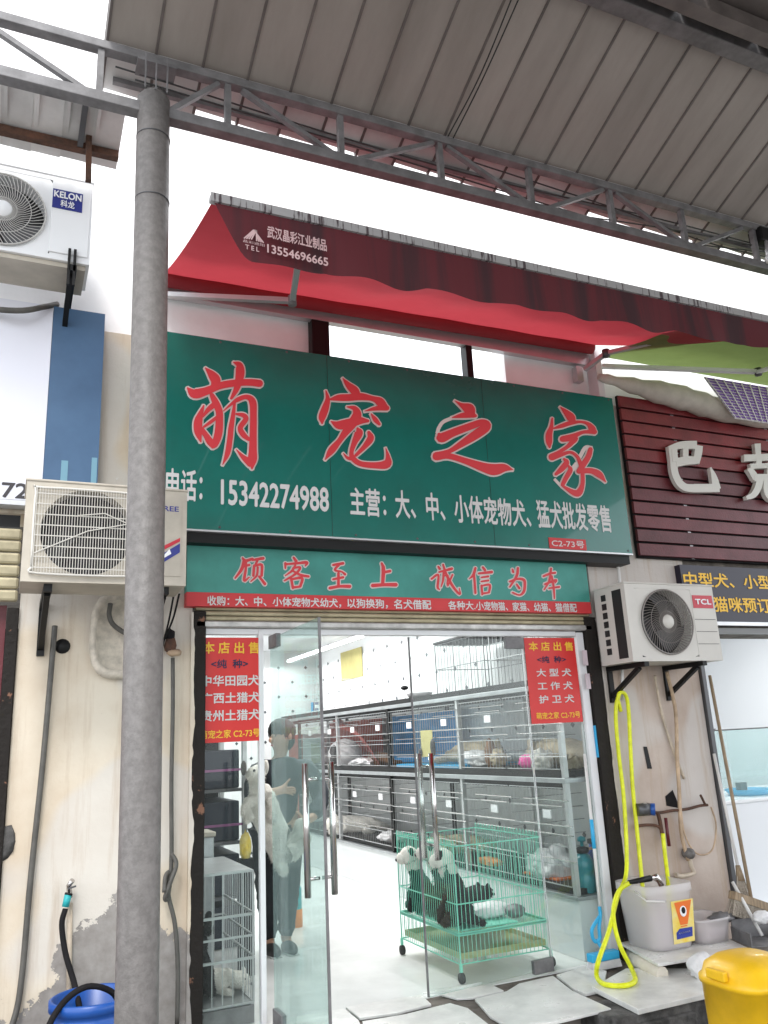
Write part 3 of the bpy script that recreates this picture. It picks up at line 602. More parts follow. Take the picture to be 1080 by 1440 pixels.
# second sign
Y2 = -.07
s2 = thing('slogan_sign', 'narrower teal sign under the big one with red slogan characters and red strip', 'sign', (2.4, -.05, 2.4))
a = at(240, 757, y=Y2); b = at(829, 862, y=Y2); c = at(268, 853, y=Y2)
z2t = 2.838; z2b = (c.z + b.z) / 2; zs = z2b + .085; x2r = (b.x + at(826, 790, y=Y2).x) / 2
MB().box(.935, x2r, Y2, .0, zs, z2t).build('teal_panel', 'sign_teal', s2)
MB().box(.935, x2r, Y2 - .002, .0, z2b, zs - .001).build('red_strip', 'sign_red', s2)
ss = {'a': ((320, 775), 4.32, [
  [[(90, 42, 8), (105, 60, 14), (150, 48, 12)], [(100, 55, 14), (85, 110, 15), (45, 165, 8)], [(95, 95, 10), (130, 85, 12)], [(112, 60, 9), (108, 120, 12), (100, 180, 12), (130, 160, 6)], [(150, 55, 10), (215, 45, 14)], [(180, 60, 10), (165, 90, 10)], [(160, 90, 12), (155, 150, 12)], [(160, 92, 10), (205, 85, 13), (205, 150, 12)], [(182, 100, 10), (175, 150, 10), (140, 185, 6)], [(190, 155, 10), (225, 200, 14)]],
  [[(400, 40, 10), (415, 62, 14)], [(350, 75, 12), (350, 105, 8)], [(355, 80, 10), (420, 75, 11), (480, 70, 14), (470, 92, 6)], [(410, 88, 10), (390, 120, 11), (350, 150, 6)], [(395, 105, 9), (440, 100, 11), (410, 140, 11), (345, 180, 8)], [(390, 118, 8), (440, 145, 12), (490, 155, 11)], [(385, 170, 12), (395, 225, 12)], [(385, 172, 10), (450, 165, 13), (440, 215, 12)], [(395, 222, 12), (440, 216, 10)]],
  [[(640, 85, 11), (700, 75, 13)], [(680, 80, 10), (650, 115, 11), (690, 125, 8), (712, 142, 12)], [(640, 172, 10), (700, 160, 12)], [(672, 135, 12), (672, 215, 13)], [(620, 225, 14), (680, 215, 13), (740, 215, 16)]],
  [[(935, 75, 10), (945, 110, 17), (940, 205, 15)], [(945, 130, 13), (985, 122, 13)], [(880, 210, 17), (950, 205, 15), (1020, 205, 18)]]]),
 'b': ((595, 780), 5.27, [
  [[(110, 90, 11), (120, 105, 15)], [(60, 180, 12), (110, 150, 12), (105, 240, 13), (120, 260, 6)], [(115, 130, 10), (210, 105, 16)], [(150, 125, 12), (145, 190, 12), (130, 240, 6)], [(150, 160, 8), (180, 155, 10), (175, 220, 8)], [(145, 75, 11), (170, 150, 15), (220, 240, 15), (270, 295, 11), (265, 250, 6)], [(215, 150, 10), (180, 230, 10)]],
  [[(385, 100, 13), (370, 150, 15), (340, 180, 6)], [(375, 150, 13), (385, 285, 13)], [(440, 95, 13), (455, 115, 15)], [(410, 140, 12), (505, 130, 16)], [(430, 170, 10), (480, 162, 12)], [(430, 200, 10), (480, 192, 12)], [(430, 230, 12), (435, 295, 12)], [(430, 232, 10), (490, 225, 13), (485, 280, 12)], [(435, 290, 12), (485, 282, 10)]],
  [[(660, 110, 10), (665, 130, 13)], [(700, 100, 13), (690, 160, 15), (640, 240, 10)], [(640, 200, 12), (700, 180, 13), (745, 190, 16), (750, 240, 15), (740, 280, 15), (710, 300, 10), (660, 282, 10)], [(690, 220, 10), (710, 250, 13)]],
  [[(890, 160, 12), (940, 140, 13), (975, 135, 13)], [(945, 105, 13), (940, 150, 12), (930, 200, 12), (895, 260, 8)], [(900, 220, 12), (980, 190, 15), (975, 210, 8)], [(950, 160, 12), (965, 250, 12), (970, 325, 8)], [(930, 250, 10), (1005, 240, 12)]]])}
WF = 1.35
for cr, sc, cl in ss.values():
    for st in cl: brush('brush_character', st, cr, sc, Y2, s2, 'letter_red', 'outline_white', 7.5 * (sc / 4.8), .0002, .002)
def phrases(parts, pa, pb, h):
    tot = sum(len(p) for p in parts); k = 0
    for p in parts:
        n_ = len(p.rstrip('、，：')); cut = n_ + (.35 if p[-1] in '、，：' else 0); u0, u1 = (k + .04) / tot, (k + cut) / tot; k += len(p)
        line('strip_words', p, (pa[0] + (pb[0] - pa[0]) * u0, pa[1] + (pb[1] - pa[1]) * u0), (pa[0] + (pb[0] - pa[0]) * u1, pa[1] + (pb[1] - pa[1]) * u1), h, Y2, 'letter_white', s2, .02, .004)
phrases(['收购：', '大、', '中、', '小体宠物犬幼犬，', '以狗换狗，', '名犬借配'], (291, 851), (606, 857), 13)
phrases(['各种大.小', '宠物猫、', '家猫、', '幼猫、', '猫借配'], (630, 857), (811, 861), 12)

# door posters
def poster(x0_, x1_, z0_, z1_, y, lines, label, tilt=0):
    t = thing('poster', label, 'poster', ((x0_ + x1_) / 2, y, z0_), 'red posters on the shop windows')
    MB().box(x0_, x1_, y, y + .002, z0_, z1_).build('sheet', 'poster_red', t)
    W_ = x1_ - x0_; H_ = z1_ - z0_
    for (body, u0, u1, v0, v1, m, bo) in lines:
        text('lettering', body, (x0_ + W_ * u0, y, z0_ + H_ * v0), X1, Z1, W_ * (u1 - u0), H_ * (v1 - v0), m, t, bo, .002)
    return t
p0 = at(290, 1045, y=.02); p1 = at(371, 897, y=.02)
poster(p0.x - .045, at(370, 960, y=.02).x - .005, p0.z, p1.z, .012, [('本 店 出 售', .05, .94, .845, .955, 'letter_yellow', .02), ('<纯  种>', .18, .76, .70, .785, 'letter_navy', .02),
    ('中华田园犬', .03, .94, .53, .63, 'letter_white', .02), ('广西土猎犬', .03, .94, .365, .465, 'letter_white', .02), ('贵州土猎犬', .03, .94, .20, .30, 'letter_white', .02), ('萌宠之家 C2-73号', .02, .94, .04, .115, 'letter_yellow', .015)],
    'red poster with yellow and white lines on the left window beside the person')
q0 = at(752, 1018, y=.02); q1 = at(735, 897, y=.02)
poster(q1.x + .004, at(812, 950, y=.02).x, q0.z, q1.z, .012, [('本 店 出 售', .08, .95, .845, .95, 'letter_yellow', .02), ('<纯  种>', .22, .78, .70, .78, 'letter_navy', .02), ('大 型 犬', .18, .86, .54, .63, 'letter_white', .02), ('工 作 犬', .18, .86, .385, .475, 'letter_white', .02),
    ('护 卫 犬', .18, .86, .23, .32, 'letter_white', .02), ('萌宠之家 C2-73号', .10, .95, .05, .125, 'letter_yellow', .015)], 'red poster with shorter word columns on the right window pane')

# ------------------------------------------------------------------ glass front
fp = thing('shop_window', 'fixed glass pane left of the shop door behind the wide poster', 'window', (1.2, .03, .1))
MB().box(1.066, 1.394, .026, .034, .1, 2.26).build('pane', 'glass', fp)
fp = thing('shop_window', 'fixed glass pane right of the shop door next to the white frame', 'window', (3.6, .03, .1))
MB().box(3.345, 3.798, .026, .034, .1, 2.26).build('pane', 'glass', fp)
MB().box(3.335, 3.344, .024, .036, .1, 2.26).build('edge_strip', 'alu_white', fp)
def leaf(hx, hy, fx, fy, gm, label):
    """glass door leaf from hinge (hx,hy) to free edge (fx,fy) with paired tubular handles"""
    t = thing('glass_door', label, 'door', (hx, hy, .11)); h = Vector((hx, hy, 0)); f = Vector((fx, fy, 0)); d = (f - h).normalized(); n = Vector((-d.y, d.x, 0)); L_ = (f - h).length
    M = Matrix(((d.x, n.x, 0, hx), (d.y, n.y, 0, hy), (0, 0, 1, 0), (0, 0, 0, 1)))
    MB().box(.005, L_ - .004, -.006, .006, .125, 2.235, M).build('pane', gm, t)
    MB().box(L_ - .004, L_ + .004, -.007, .007, .125, 2.235, M).build('edge_strip', 'steel_grey', t)
    MB().box(.0, .16, -.016, .016, 2.17, 2.25, M).build('patch_fitting', 'steel_grey', t, bevel=.003)
    MB().box(.0, .16, -.016, .016, .11, .19, M).build('patch_fitting', 'steel_grey', t, bevel=.003)
    for s_ in (-1, 1):
        b = MB(); p = M @ Vector((L_ - .075, s_ * .07, 0)); b.tube([(p.x, p.y, .872), (p.x, p.y, 1.50)], .0165, 14); hb = b.build('handle', 'chrome', t)
        for z in (1.42, .955):
            q = M @ Vector((L_ - .075, s_ * .007, 0)); MB().tube([(q.x, q.y, z), (p.x, p.y, z)], .009, 8).build('handle_stud', 'chrome', hb)
    return t
leaf(1.47, -.005, 1.47, -.90, 'glass_leaf', 'left glass door leaf swung wide open towards the street')
leaf(3.325, .0, 2.375, -.10, 'glass', 'right glass door leaf nearly closed in front of the green cage')
# ------------------------------------------------------------------ awnings
mat('trim_grey', (.34, .33, .33), .6, col2=(.07, .05, .055), vscale=3, thr=(.40, .46), stretch=(14, 1, 1))
AY, AZ, WY, WZ = -1.38, 4.27, -.10, 4.64
aw = thing('red_awning', 'long red fabric awning with dark maroon scalloped valance over the shop sign', 'awning', (2.6, -.1, 4.6))
def fab(u, v):
    xw = .745 + (4.17 - .745) * u; xf = .785 + (5.05 - .785) * u
    return Vector((xw + (xf - xw) * v, WY + (AY - WY) * v, (4.585 + .05 * u) + (AZ - (4.585 + .05 * u)) * v - .05 * (1 if v < 1 else 1) * math.sin(math.pi * v) * (.6 + .4 * math.sin(u * 9)) - .012 * math.sin(u * 40) * v * (1 - v) * 4))
b = MB().grid(fab, 60, 12); fo = b.build('fabric', 'awning_red', aw)
MB().tube([(.73, WY - .02, 4.545), (4.18, WY - .02, 4.60)], .05, 14).build('roller', 'awning_red', aw)
MB().box(.72, 4.19, WY + .035, WY + .09, 4.47, 4.68).build('wall_rail', 'alu', aw)
MB().tube([(.77, AY - .01, AZ + .005), (5.06, AY - .01, AZ + .005)], .022, 8).build('front_rail', 'trim_grey', aw)
MB().box(.77, 5.06, AY - .04, AY - .032, AZ - .02, AZ + .03).build('front_trim', 'trim_grey', aw)
def val(u, v):
    x = .79 + 4.26 * u; h = .285 - .10 * u + .030 * abs(math.sin(u * 22 + .4)) + .012 * math.sin(u * 61)
    if u < .03: h *= .45 + .55 * math.sin(max(0, u) / .03 * math.pi / 2)
    return Vector((x + .06 * v * (1 - u), AY - .028 - .022 * math.sin(u * 44) * v - .012 * v, AZ - .022 - h * v))
MB().grid(val, 240, 8).build('valance', 'valance', aw)
n0 = AY - .075
mat('awn_letter', (.62, .42, .42), .6)
a = at(378, 345, y=n0); b_ = at(458, 363, y=n0)
text('lettering', '武汉晶彩江业制品', at(376, 334, y=n0), (1, 0, -.035), Z1, at(459, 345, y=n0).x - at(376, 334, y=n0).x, .068, 'awn_letter', aw, .02, .001)
text('lettering', '13554696665', at(376, 355, y=n0), (1, 0, -.035), Z1, at(461, 366, y=n0).x - at(376, 355, y=n0).x, .047, 'awn_letter', aw, .02, .001)
text('lettering', 'T E L', at(345, 350, y=n0), (1, 0, -.035), Z1, .07, .025, 'awn_letter', aw, .02, .001)
lg = MB(); o0 = at(357, 338, y=n0)
for k in range(4): lg.bar(o0 + Vector((-.05 + .012 * k, -.001 * k, 0)), o0 + Vector((0.0 + .004 * k, -.001 * k, .06)), .007, .001, (0, 1, 0)); lg.bar(o0 + Vector((.05 - .012 * k, -.001 * k, -.003)), o0 + Vector((.004 * k, -.001 * k, .06)), .007, .001, (0, 1, 0))
lg.build('mountain_emblem', 'awn_letter', aw)
text('lettering', '晶彩遮阳', o0 + Vector((-.055, 0, -.022)), (1, 0, -.035), Z1, .11, .016, 'awn_letter', aw, .0, .001)
E0 = at(411, 423, y=-.62); E1 = at(408, 372, y=-.98)
MB().bar((.74, -.14, 4.42), E0, .035, .03).build('arm', 'alu', aw); MB().bar(E0, E1 + Vector((0, -.2, .02)), .035, .03).build('forearm', 'alu', aw)
MB().lathe(E0 + Vector((0, 0, -.03)), [(0, 0), (.028, 0), (.028, .06), (0, .06)], 10).build('elbow', 'steel_grey', aw)
B0 = at(822, 520, y=-.12); B1 = at(852, 497, y=-.30); B2 = at(965, 470, y=-.8)
MB().bar(B0, B1, .04, .03).build('arm', 'alu', aw); MB().bar(B1, B2, .035, .03).build('forearm', 'alu', aw); MB().box(B0.x - .03, B0.x + .03, -.06, .0, B0.z - .07, B0.z + .06).build('wall_bracket', 'alu', aw)
MB().lathe(B1 + Vector((0, 0, -.03)), [(0, 0), (.03, 0), (.03, .06), (0, .06)], 10).build('elbow', 'steel_dark', aw)
ga = thing('green_awning', 'green fabric awning over the neighbouring slatted shop front', 'awning', (5.6, -.1, 4.5))
MB().grid(lambda u, v: Vector((4.25 + 3.6 * u, -.08 - 1.15 * v, 4.56 - .22 * v - .03 * math.sin(math.pi * v))), 20, 6).build('fabric', 'awning_green', ga)
G0, G1, G2 = at(846, 515, y=-.1), at(1066, 523, y=-.55), at(1085, 517, y=-.9)
MB().bar(G0, G1, .04, .03).build('arm', 'alu_white', ga); MB().bar(G1, G2, .04, .03).build('forearm', 'alu_white', ga); MB().lathe(G1 + Vector((0, 0, -.03)), [(0, 0), (.03, 0), (.03, .06), (0, .06)], 10).build('elbow', 'steel_dark', ga)
MB().box(4.2, 4.26, -.12, .0, 4.18, 4.62).build('wall_bracket', 'alu_white', ga)
# furled tarpaulin and woven blind
tp = [at(px, py, y=-.14) for px, py in ((842, 530), (900, 545), (960, 560), (1010, 575), (1085, 588))]
o = MB().tube(spline(tp, 5), [.025 + .075 * min(1, i / 8) + .008 * math.sin(i * 2.1) for i in range(21)], 12).build('tarpaulin', 'tarp'); tag(o, 'off white tarpaulin furled under the green awning above the slatted sign', 'tarpaulin')
bl_ = thing('woven_blind', 'purple and white woven blind hanging below the green awning', 'blind', (5.9, -.25, 4.3))
wp = MB(); ww = MB()
A, Bq, C, Dq = at(990, 530, y=-.27), at(1100, 548, y=-.27), at(1100, 598, y=-.27), at(1034, 588, y=-.27)
def bl(u, v): p = A.lerp(Bq, u); q = Dq.lerp(C, u); return p.lerp(q, v)
for i in range(13):
    v = i / 13
    MB().add([bl(0, v), bl(1, v), bl(1, v + .045), bl(0, v + .045)], [(0, 1, 2, 3)]).build('slat', 'mesh_purple', bl_).data  # thin woven strip
for i in range(9):
    u = i / 9; MB().add([bl(u, 0) + Vector((0, -.006, 0)), bl(u + .02, 0) + Vector((0, -.006, 0)), bl(u + .02, 1) + Vector((0, -.006, 0)), bl(u, 1) + Vector((0, -.006, 0))], [(0, 1, 2, 3)]).build('tape', 'mesh_white', bl_)
MB().add([bl(0, 0) + Vector((0, .008, 0)), bl(1, 0) + Vector((0, .008, 0)), bl(1, 1) + Vector((0, .008, 0)), bl(0, 1) + Vector((0, .008, 0))], [(0, 1, 2, 3)]).build('backing', 'mesh_white', bl_)

# ------------------------------------------------------------------ air conditioners
def ac(name, label, x0, x1, z0, z1, yf, yb, cx, cz, r, body, style, wire):
    t = thing(name, label, 'air conditioner', ((x0 + x1) / 2, (yf + yb) / 2, z0))
    n = 64; b = MB(); ring = []; outer = []
    hx0, hx1, hz0, hz1 = (cx - r - .03, cx + r + .03, z0 + .03, z1 - .03) if style != 'grid' else (x0 + .045, x0 + .56, z0 + .04, z1 - .035)
    # front sheet with a round opening
    for k in range(n):
        a = 2 * math.pi * (k + .5) / n; ca, sa = math.cos(a), math.sin(a)
        ring.append((cx + r * ca, yf, cz + r * sa))
        tx_ = min((hx1 - cx) / ca if ca > 1e-6 else 9, (hx0 - cx) / ca if ca < -1e-6 else 9, (hz1 - cz) / sa if sa > 1e-6 else 9, (hz0 - cz) / sa if sa < -1e-6 else 9)
        outer.append((cx + tx_ * ca, yf, cz + tx_ * sa))
    deep = [(p[0], yf + .10, p[2]) for p in ring]
    b.add(ring + outer + deep, [(k, (k + 1) % n, n + (k + 1) % n, n + k) for k in range(n)] + [(k, 2 * n + k, 2 * n + (k + 1) % n, (k + 1) % n) for k in range(n)])
    E_ = .002
    for q in ((x0, hx0, z0, z1), (hx1, x1, z0, z1), (hx0, hx1, z0, hz0), (hx0, hx1, hz1, z1)):
        if q[1] - q[0] > .003 and q[3] - q[2] > .003: b.box(q[0], q[1], yf - E_, yf + .02, q[2], q[3])
    b.box(x0, x1, yf + .0205, yb, z1 - .02, z1); b.box(x0, x1, yf + .0205, yb, z0, z0 + .02); b.box(x0, x0 + .02, yf + .0205, yb, z0 + .0202, z1 - .0202); b.box(x1 - .02, x1, yf + .0205, yb, z0 + .0202, z1 - .0202)
    c = b.build('casing', body, t)
    MB().box(x0 - .006, x1 + .006, yf - .008, yb + .004, z1 + .0005, z1 + .014).build('lid', body, t, bevel=.005)
    MB().box(x0 + .01, x1 - .01, yf + .14, yf + .15, z0 + .025, z1 - .025).build('back_plate', 'ac_dark', t)
    # fan
    f = MB()
    for k in range(3):
        a0 = k * 2.094 + .4
        f.grid(lambda u, v: Vector((cx + (.05 + (r - .06) * v) * math.cos(a0 + u * 1.15 + v * .5), yf + .11 - .05 * u, cz + (.05 + (r - .06) * v) * math.sin(a0 + u * 1.15 + v * .5))), 6, 4)
    f.build('fan', 'ac_dark' if style == 'grid' else 'steel_dark', t)
    g = MB()
    if style == 'grid':
        for i in range(39):
            x = hx0 + .006 + i * (hx1 - hx0 - .012) / 38; g.bar((x, yf - .022, hz0), (x, yf - .022, hz1), .0028)
        for i in range(8):
            z = hz0 + .03 + i * (hz1 - hz0 - .06) / 7; g.bar((hx0, yf - .016, z), (hx1, yf - .016, z), .005)
        rim = MB().tube(spline([(hx0, yf - .016, hz0 + .03), (hx0, yf - .016, hz1 - .03), (hx0 + .03, yf - .016, hz1), (hx1 - .03, yf - .016, hz1), (hx1, yf - .016, hz1 - .03), (hx1, yf - .016, hz0 + .03), (hx1 - .03, yf - .016, hz0), (hx0 + .03, yf - .016, hz0), (hx0, yf - .016, hz0 + .03)], 4), .006, 6); rim.build('grille_frame', wire, t)
        g.tube([(hx0 + .01, yf - .026, hz0 + .10), (cx, yf - .028, cz), (hx1 - .02, yf - .026, cz + .06)], .003, 5); g.tube([(cx - .05, yf - .026, cz + .08), (cx + .08, yf - .026, cz + .1), (hx1 - .01, yf - .026, cz + .03)], .003, 5)
        g.build('grille', wire, t)
    else:
        for k in range(54):
            a0 = 2 * math.pi * k / 54; g.tube([(cx + rr * math.cos(a0 + tw_ * .9), yf - .016 + .0 * rr, cz + rr * math.sin(a0 + tw_ * .9)) for rr, tw_ in ((.05, 0), (.05 + (r - .05) * .33, .33), (.05 + (r - .05) * .66, .6), (r, .8))], .0023, 4, False)
        for rr in (.33, .66, 1.0): g.tube([(cx + r * rr * math.cos(a), yf - .014, cz + r * rr * math.sin(a)) for a in [j * math.pi / 24 for j in range(49)]], .0026 if rr < 1 else .006, 5, False)
        g.build('grille', wire, t)
        MB().lathe((cx, yf - .022, cz), [(0, -.006), (.045, -.004), (.052, .01)], 20, 'y').build('fan_hub', 'ac_bright' if style == 'swirl' else 'ac_white', t)
    return t
# lower left unit behind the pole
gx0, gx1, gz0, gz1, gy = .018, .825, 2.435, 2.955, -.62
g1 = ac('air_conditioner', 'old cream air conditioner with square wire grille partly hidden by the pole', gx0, gx1, gz0, gz1, gy, -.28, .318, 2.70, .225, 'ac_old', 'grid', 'grille_white')
text('brand_name', 'GREE', (gx1 - .165, gy - .004, gz1 - .115), X1, Z1, .12, .028, 'blue_logo', g1, .02, .002)
MB().box(.60, gx1 - .03, gy - .006, gy - .003, gz0 + .05, gz1 - .05).build('front_panel', 'ac_old', g1)
lo = MB(); lo.poly([(.63, gy - .0075, 2.505), (.79, gy - .0075, 2.615), (.79, gy - .0075, 2.665), (.63, gy - .0075, 2.555)], (0, .001, 0)); lo.build('logo_stripe', 'blue_logo', g1)
MB().poly([(.64, gy - .008, 2.585), (.79, gy - .008, 2.675), (.79, gy - .008, 2.695), (.64, gy - .008, 2.61)], (0, .001, 0)).build('logo_stripe', 'red_logo', g1)
MB().poly([(.70, gy - .0095, 2.575), (.745, gy - .0095, 2.605), (.735, gy - .0095, 2.63), (.71, gy - .0095, 2.60)], (0, .001, 0)).build('logo_mark', 'ac_bright', g1)
for x in (gx0 + .13, gx1 - .1):
    MB().box(x - .02, x + .02, gy + .04, .0, gz0 - .04, gz0 - .002).bar((x, gy + .10, gz0 - .04), (x, -.005, gz0 - .26), .03).box(x - .02, x + .02, -.02, .0, gz0 - .30, gz0 - .041).build('bracket', 'black', g1)
# upper left unit
kx0, kx1, kz0, kz1, ky = -.50, .268, 4.32, 4.865, -.50
k1 = ac('air_conditioner', 'white air conditioner with blue brand plate high on the left wall', kx0, kx1, kz0, kz1, ky, -.2, -.205, 4.575, .225, 'ac_bright', 'swirl', 'grille_pale')
MB().box(.045, kx1 - .012, ky - .012, ky - .003, kz0 + .04, kz1 - .03).build('front_panel', 'ac_bright', k1, bevel=.004)
a = at(73, 291, y=ky - .014); b_ = at(117, 268, y=ky - .014)
MB().box(a.x, b_.x, ky - .016, ky - .0125, a.z + .0, a.z + .125).build('brand_plate', 'blue_logo', k1)
text('brand_name', 'KELON', (a.x + .008, ky - .017, a.z + .07), X1, Z1, b_.x - a.x - .016, .042, 'ac_bright', k1, .03, .002)
text('brand_name', '科龙', (a.x + .045, ky - .017, a.z + .012), X1, Z1, .075, .045, 'ac_bright', k1, .02, .002)
MB().box(kx0, kx1 - .02, ky + .02, -.19, kz0 - .03, kz0 - .002).build('base_pan', 'ac_old', k1)
MB().box(.16, .20, ky - .03, .03, kz0 - .07, kz0 - .032).box(.15, .165, ky - .03, ky - .01, kz0 - .16, kz0 + .07).box(.18, .195, ky - .03, ky - .01, kz0 - .16, kz0 + .07).bar((.17, ky + .02, kz0 - .08), (.17, .0, kz0 - .22), .03).build('bracket', 'black', k1)
tag(hose([(-.4, -.1, 4.15), (-.1, -.2, 4.12), (.05, -.15, 4.2), (.12, -.02, 4.3)], .018).build('drain_pipe', 'hose_grey'), 'grey insulated pipe curving below the upper air conditioner', 'pipe')
# right unit
tx0, tx1, tz0, tz1, ty = 3.955, 4.79, 2.035, 2.585, -.40
t1 = ac('air_conditioner', 'cream air conditioner with red brand plate on the right pier', tx0, tx1, tz0, tz1, ty, -.06, 4.305, 2.315, .232, 'ac_white', 'dark', 'grille_grey')
a = at(975, 855, y=ty); b_ = at(1001, 837, y=ty)
MB().box(a.x, b_.x - .01, ty - .006, ty - .0022, a.z, a.z + .095).build('brand_plate', 'red_logo', t1)
text('brand_name', 'TCL', (a.x + .02, ty - .007, a.z + .028), X1, Z1, b_.x - a.x - .05, .038, 'ac_bright', t1, .03, .002)
for k in range(7):
    for s_ in (0, 1):
        if s_ == 0: MB().box(tx0 - .004, tx0 - .001, -.19, -.14, tz0 + .07 + k * .065, tz0 + .115 + k * .065).build('vent_hole', 'ac_dark', t1)
MB().box(tx0 - .0008, tx0, -.36, -.26, tz0 + .03, tz1 - .03).build('coil_guard', 'ac_dark', t1)
for x in (tx0 + .1, tx1 - .2):
    MB().box(x - .02, x + .02, ty - .02, .0, tz0 - .035, tz0 - .002).bar((x, ty + .06, tz0 - .036), (x, -.01, tz0 - .22), .03).box(x - .02, x + .02, -.022, .0, tz0 - .26, tz0 - .0355).build('bracket', 'black', t1)
for k in range(7): MB().box(tx0 + .62, tx0 + .82, ty - .004, ty - .0021, tz0 + .12 + k * .03, tz0 + .123 + k * .03).build('pressed_line', 'ac_dark', t1) if k % 3 == 0 else None

# ------------------------------------------------------------------ right neighbour
rn = thing('neighbour_shop', 'bright white neighbouring pet shop front seen past the right pier', 'shop front', (6, 0, 0))
MB().box(4.95, 8.5, .32, 4.0, -.08, .09).build('floor', 'floor_in', rn); MB().box(4.935, 8.5, 4.0, 4.1, 0, 3).build('back_wall', 'white_shop', rn); MB().box(8.5, 8.6, .0, 4.1, 0, 3).build('side_wall', 'white_shop', rn)
MB().box(4.935, 8.5, .02, 4.1, 2.9, 3.0).build('ceiling', 'white_shop', rn); MB().box(4.51, 4.56, .31, 4.0, 0, 3).build('side_wall', 'white_shop', rn)
MB().box(4.94, 8.5, .02, .3, 2.285, 2.94).build('header', 'cement', rn); MB().box(4.94, 8.5, -.03, .02, 2.285, 2.33).build('header_trim', 'sign_side', rn)
MB().box(4.935, 4.975, -.03, .06, .09, 2.285).build('frame_post', 'steel_dark', rn, bevel=.004)
a = at(1028, 1090, y=.3); 
for k, (x, y0_, y1_) in enumerate(((5.9, .7, 2.6), (7.2, .7, 2.6))):
    t = thing('tube_light', ['tube light in the neighbouring shop nearer the pier', 'tube light deeper right in the neighbouring shop'][k], 'light', (x, 1.6, 2.85), 'tube lights in the neighbouring shop'); MB().tube([(x, y0_, 2.85), (x, y1_, 2.85)], .018, 8).build('tube', 'tube_light', t)
    ld = bpy.data.lights.new('tube_glow', 'AREA'); ld.shape = 'RECTANGLE'; ld.size = .06; ld.size_y = y1_ - y0_; ld.energy = 14; lo_ = bpy.data.objects.new('tube_glow', ld); COL.objects.link(lo_); lo_.location = (x, 1.65, 2.82)
sl = thing('slatted_sign', 'maroon horizontal slat sign wall with white raised characters', 'sign', (5.5, -.05, 2.9))
zt_, zb_ = 4.25, 2.885; n = 12; h = (zt_ - zb_) / n
for k in range(n):
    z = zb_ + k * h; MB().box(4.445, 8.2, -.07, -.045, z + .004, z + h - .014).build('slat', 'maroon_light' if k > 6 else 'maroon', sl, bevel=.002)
MB().box(4.45, 8.2, -.040, -.012, zb_ - .01, zt_).build('backboard', 'black_matte', sl)
for x in (5.0, 6.1): MB().box(x, x + .03, -.044, -.041, zb_, zt_).build('batten', 'alu', sl)
mat('raised_white', (.62, .60, .56), .5)
def raised(strokes, crop, sc):
    b = MB()
    for si, st in enumerate(strokes):
        pts = spline([Vector(q) for q in st], 4); k = len(pts); ring = []
        for i, p in enumerate(pts):
            d = pts[min(i + 1, k - 1)] - pts[max(i - 1, 0)]; d.z = 0; d.normalize(); nn = Vector((-d.y, d.x, 0))
            ring.append([at(crop[0] + (p.x + nn.x * p.z * .62 * s_) / sc, crop[1] + (p.y + nn.y * p.z * .62 * s_) / sc, y=-.13) for s_ in (1, -1)])
        vs = []
        for i, (l, r_) in enumerate(ring):
            e = Vector((0, -.0006 * si - .00005 * i, 0)); vs += [l + e, r_ + e, l + Vector((0, .035, 0)), r_ + Vector((0, .035, 0))]
        fs = []
        for i in range(k - 1):
            a0, c0 = 4 * i, 4 * i + 4; fs += [(a0, a0 + 1, c0 + 1, c0), (a0 + 2, c0 + 2, c0 + 3, a0 + 3), (a0, c0, c0 + 2, a0 + 2), (a0 + 1, a0 + 3, c0 + 3, c0 + 1)]
        fs += [(0, 2, 3, 1), (4 * k - 4, 4 * k - 3, 4 * k - 1, 4 * k - 2)]; b.add(vs, fs)
    return b.build('raised_character', 'raised_white', sl)
raised([[(100, 120, 50), (125, 250, 60), (135, 380, 55), (175, 480, 56), (240, 540, 60), (330, 552, 66)], [(330, 550, 68), (450, 550, 68), (590, 548, 66)], [(560, 560, 70), (535, 440, 46), (498, 340, 10)], [(75, 140, 24), (200, 115, 60), (360, 112, 66)], [(385, 120, 56), (372, 200, 62), (352, 300, 50)],
        [(150, 292, 70), (250, 272, 70), (360, 268, 60)], [(245, 150, 44), (245, 270, 44)], [(130, 150, 44), (140, 280, 44)]], (930, 610), 7.2)
raised([[(975, 98, 50), (980, 170, 46), (985, 240, 46)], [(838, 245, 56), (985, 240, 54), (1150, 232, 60)], [(890, 345, 44), (960, 450, 56)], [(900, 330, 44), (1010, 325, 40), (1110, 320, 46)], [(985, 240, 46), (990, 330, 46)], [(940, 445, 60), (1020, 445, 60), (1090, 440, 50)], [(1110, 320, 50), (1090, 440, 46)],
        [(1000, 460, 56), (975, 550, 56), (930, 620, 50), (860, 650, 30)], [(1065, 460, 50), (1070, 580, 56), (1120, 650, 60), (1200, 650, 50), (1215, 590, 20)]], (930, 610), 7.2)
nbd = thing('led_board', 'dark navy board with yellow lettering above the neighbouring shop front', 'sign', (5.4, -.05, 2.35))
MB().box(4.84, 8.0, -.06, .0, 2.375, 2.83).build('board', 'navy_board', nbd)
text('lettering', '中型犬、小型犬', (4.86, -.06, 2.655), X1, Z1, 1.13, .115, 'letter_yellow', nbd, .02, .003)
text('lettering', '猫咪预订', (5.14, -.06, 2.455), X1, Z1, .62, .12, 'letter_yellow', nbd, .02, .003)
MB().box(4.84, 8.0, -.07, .0, 2.345, 2.374).build('bottom_trim', 'alu', nbd)
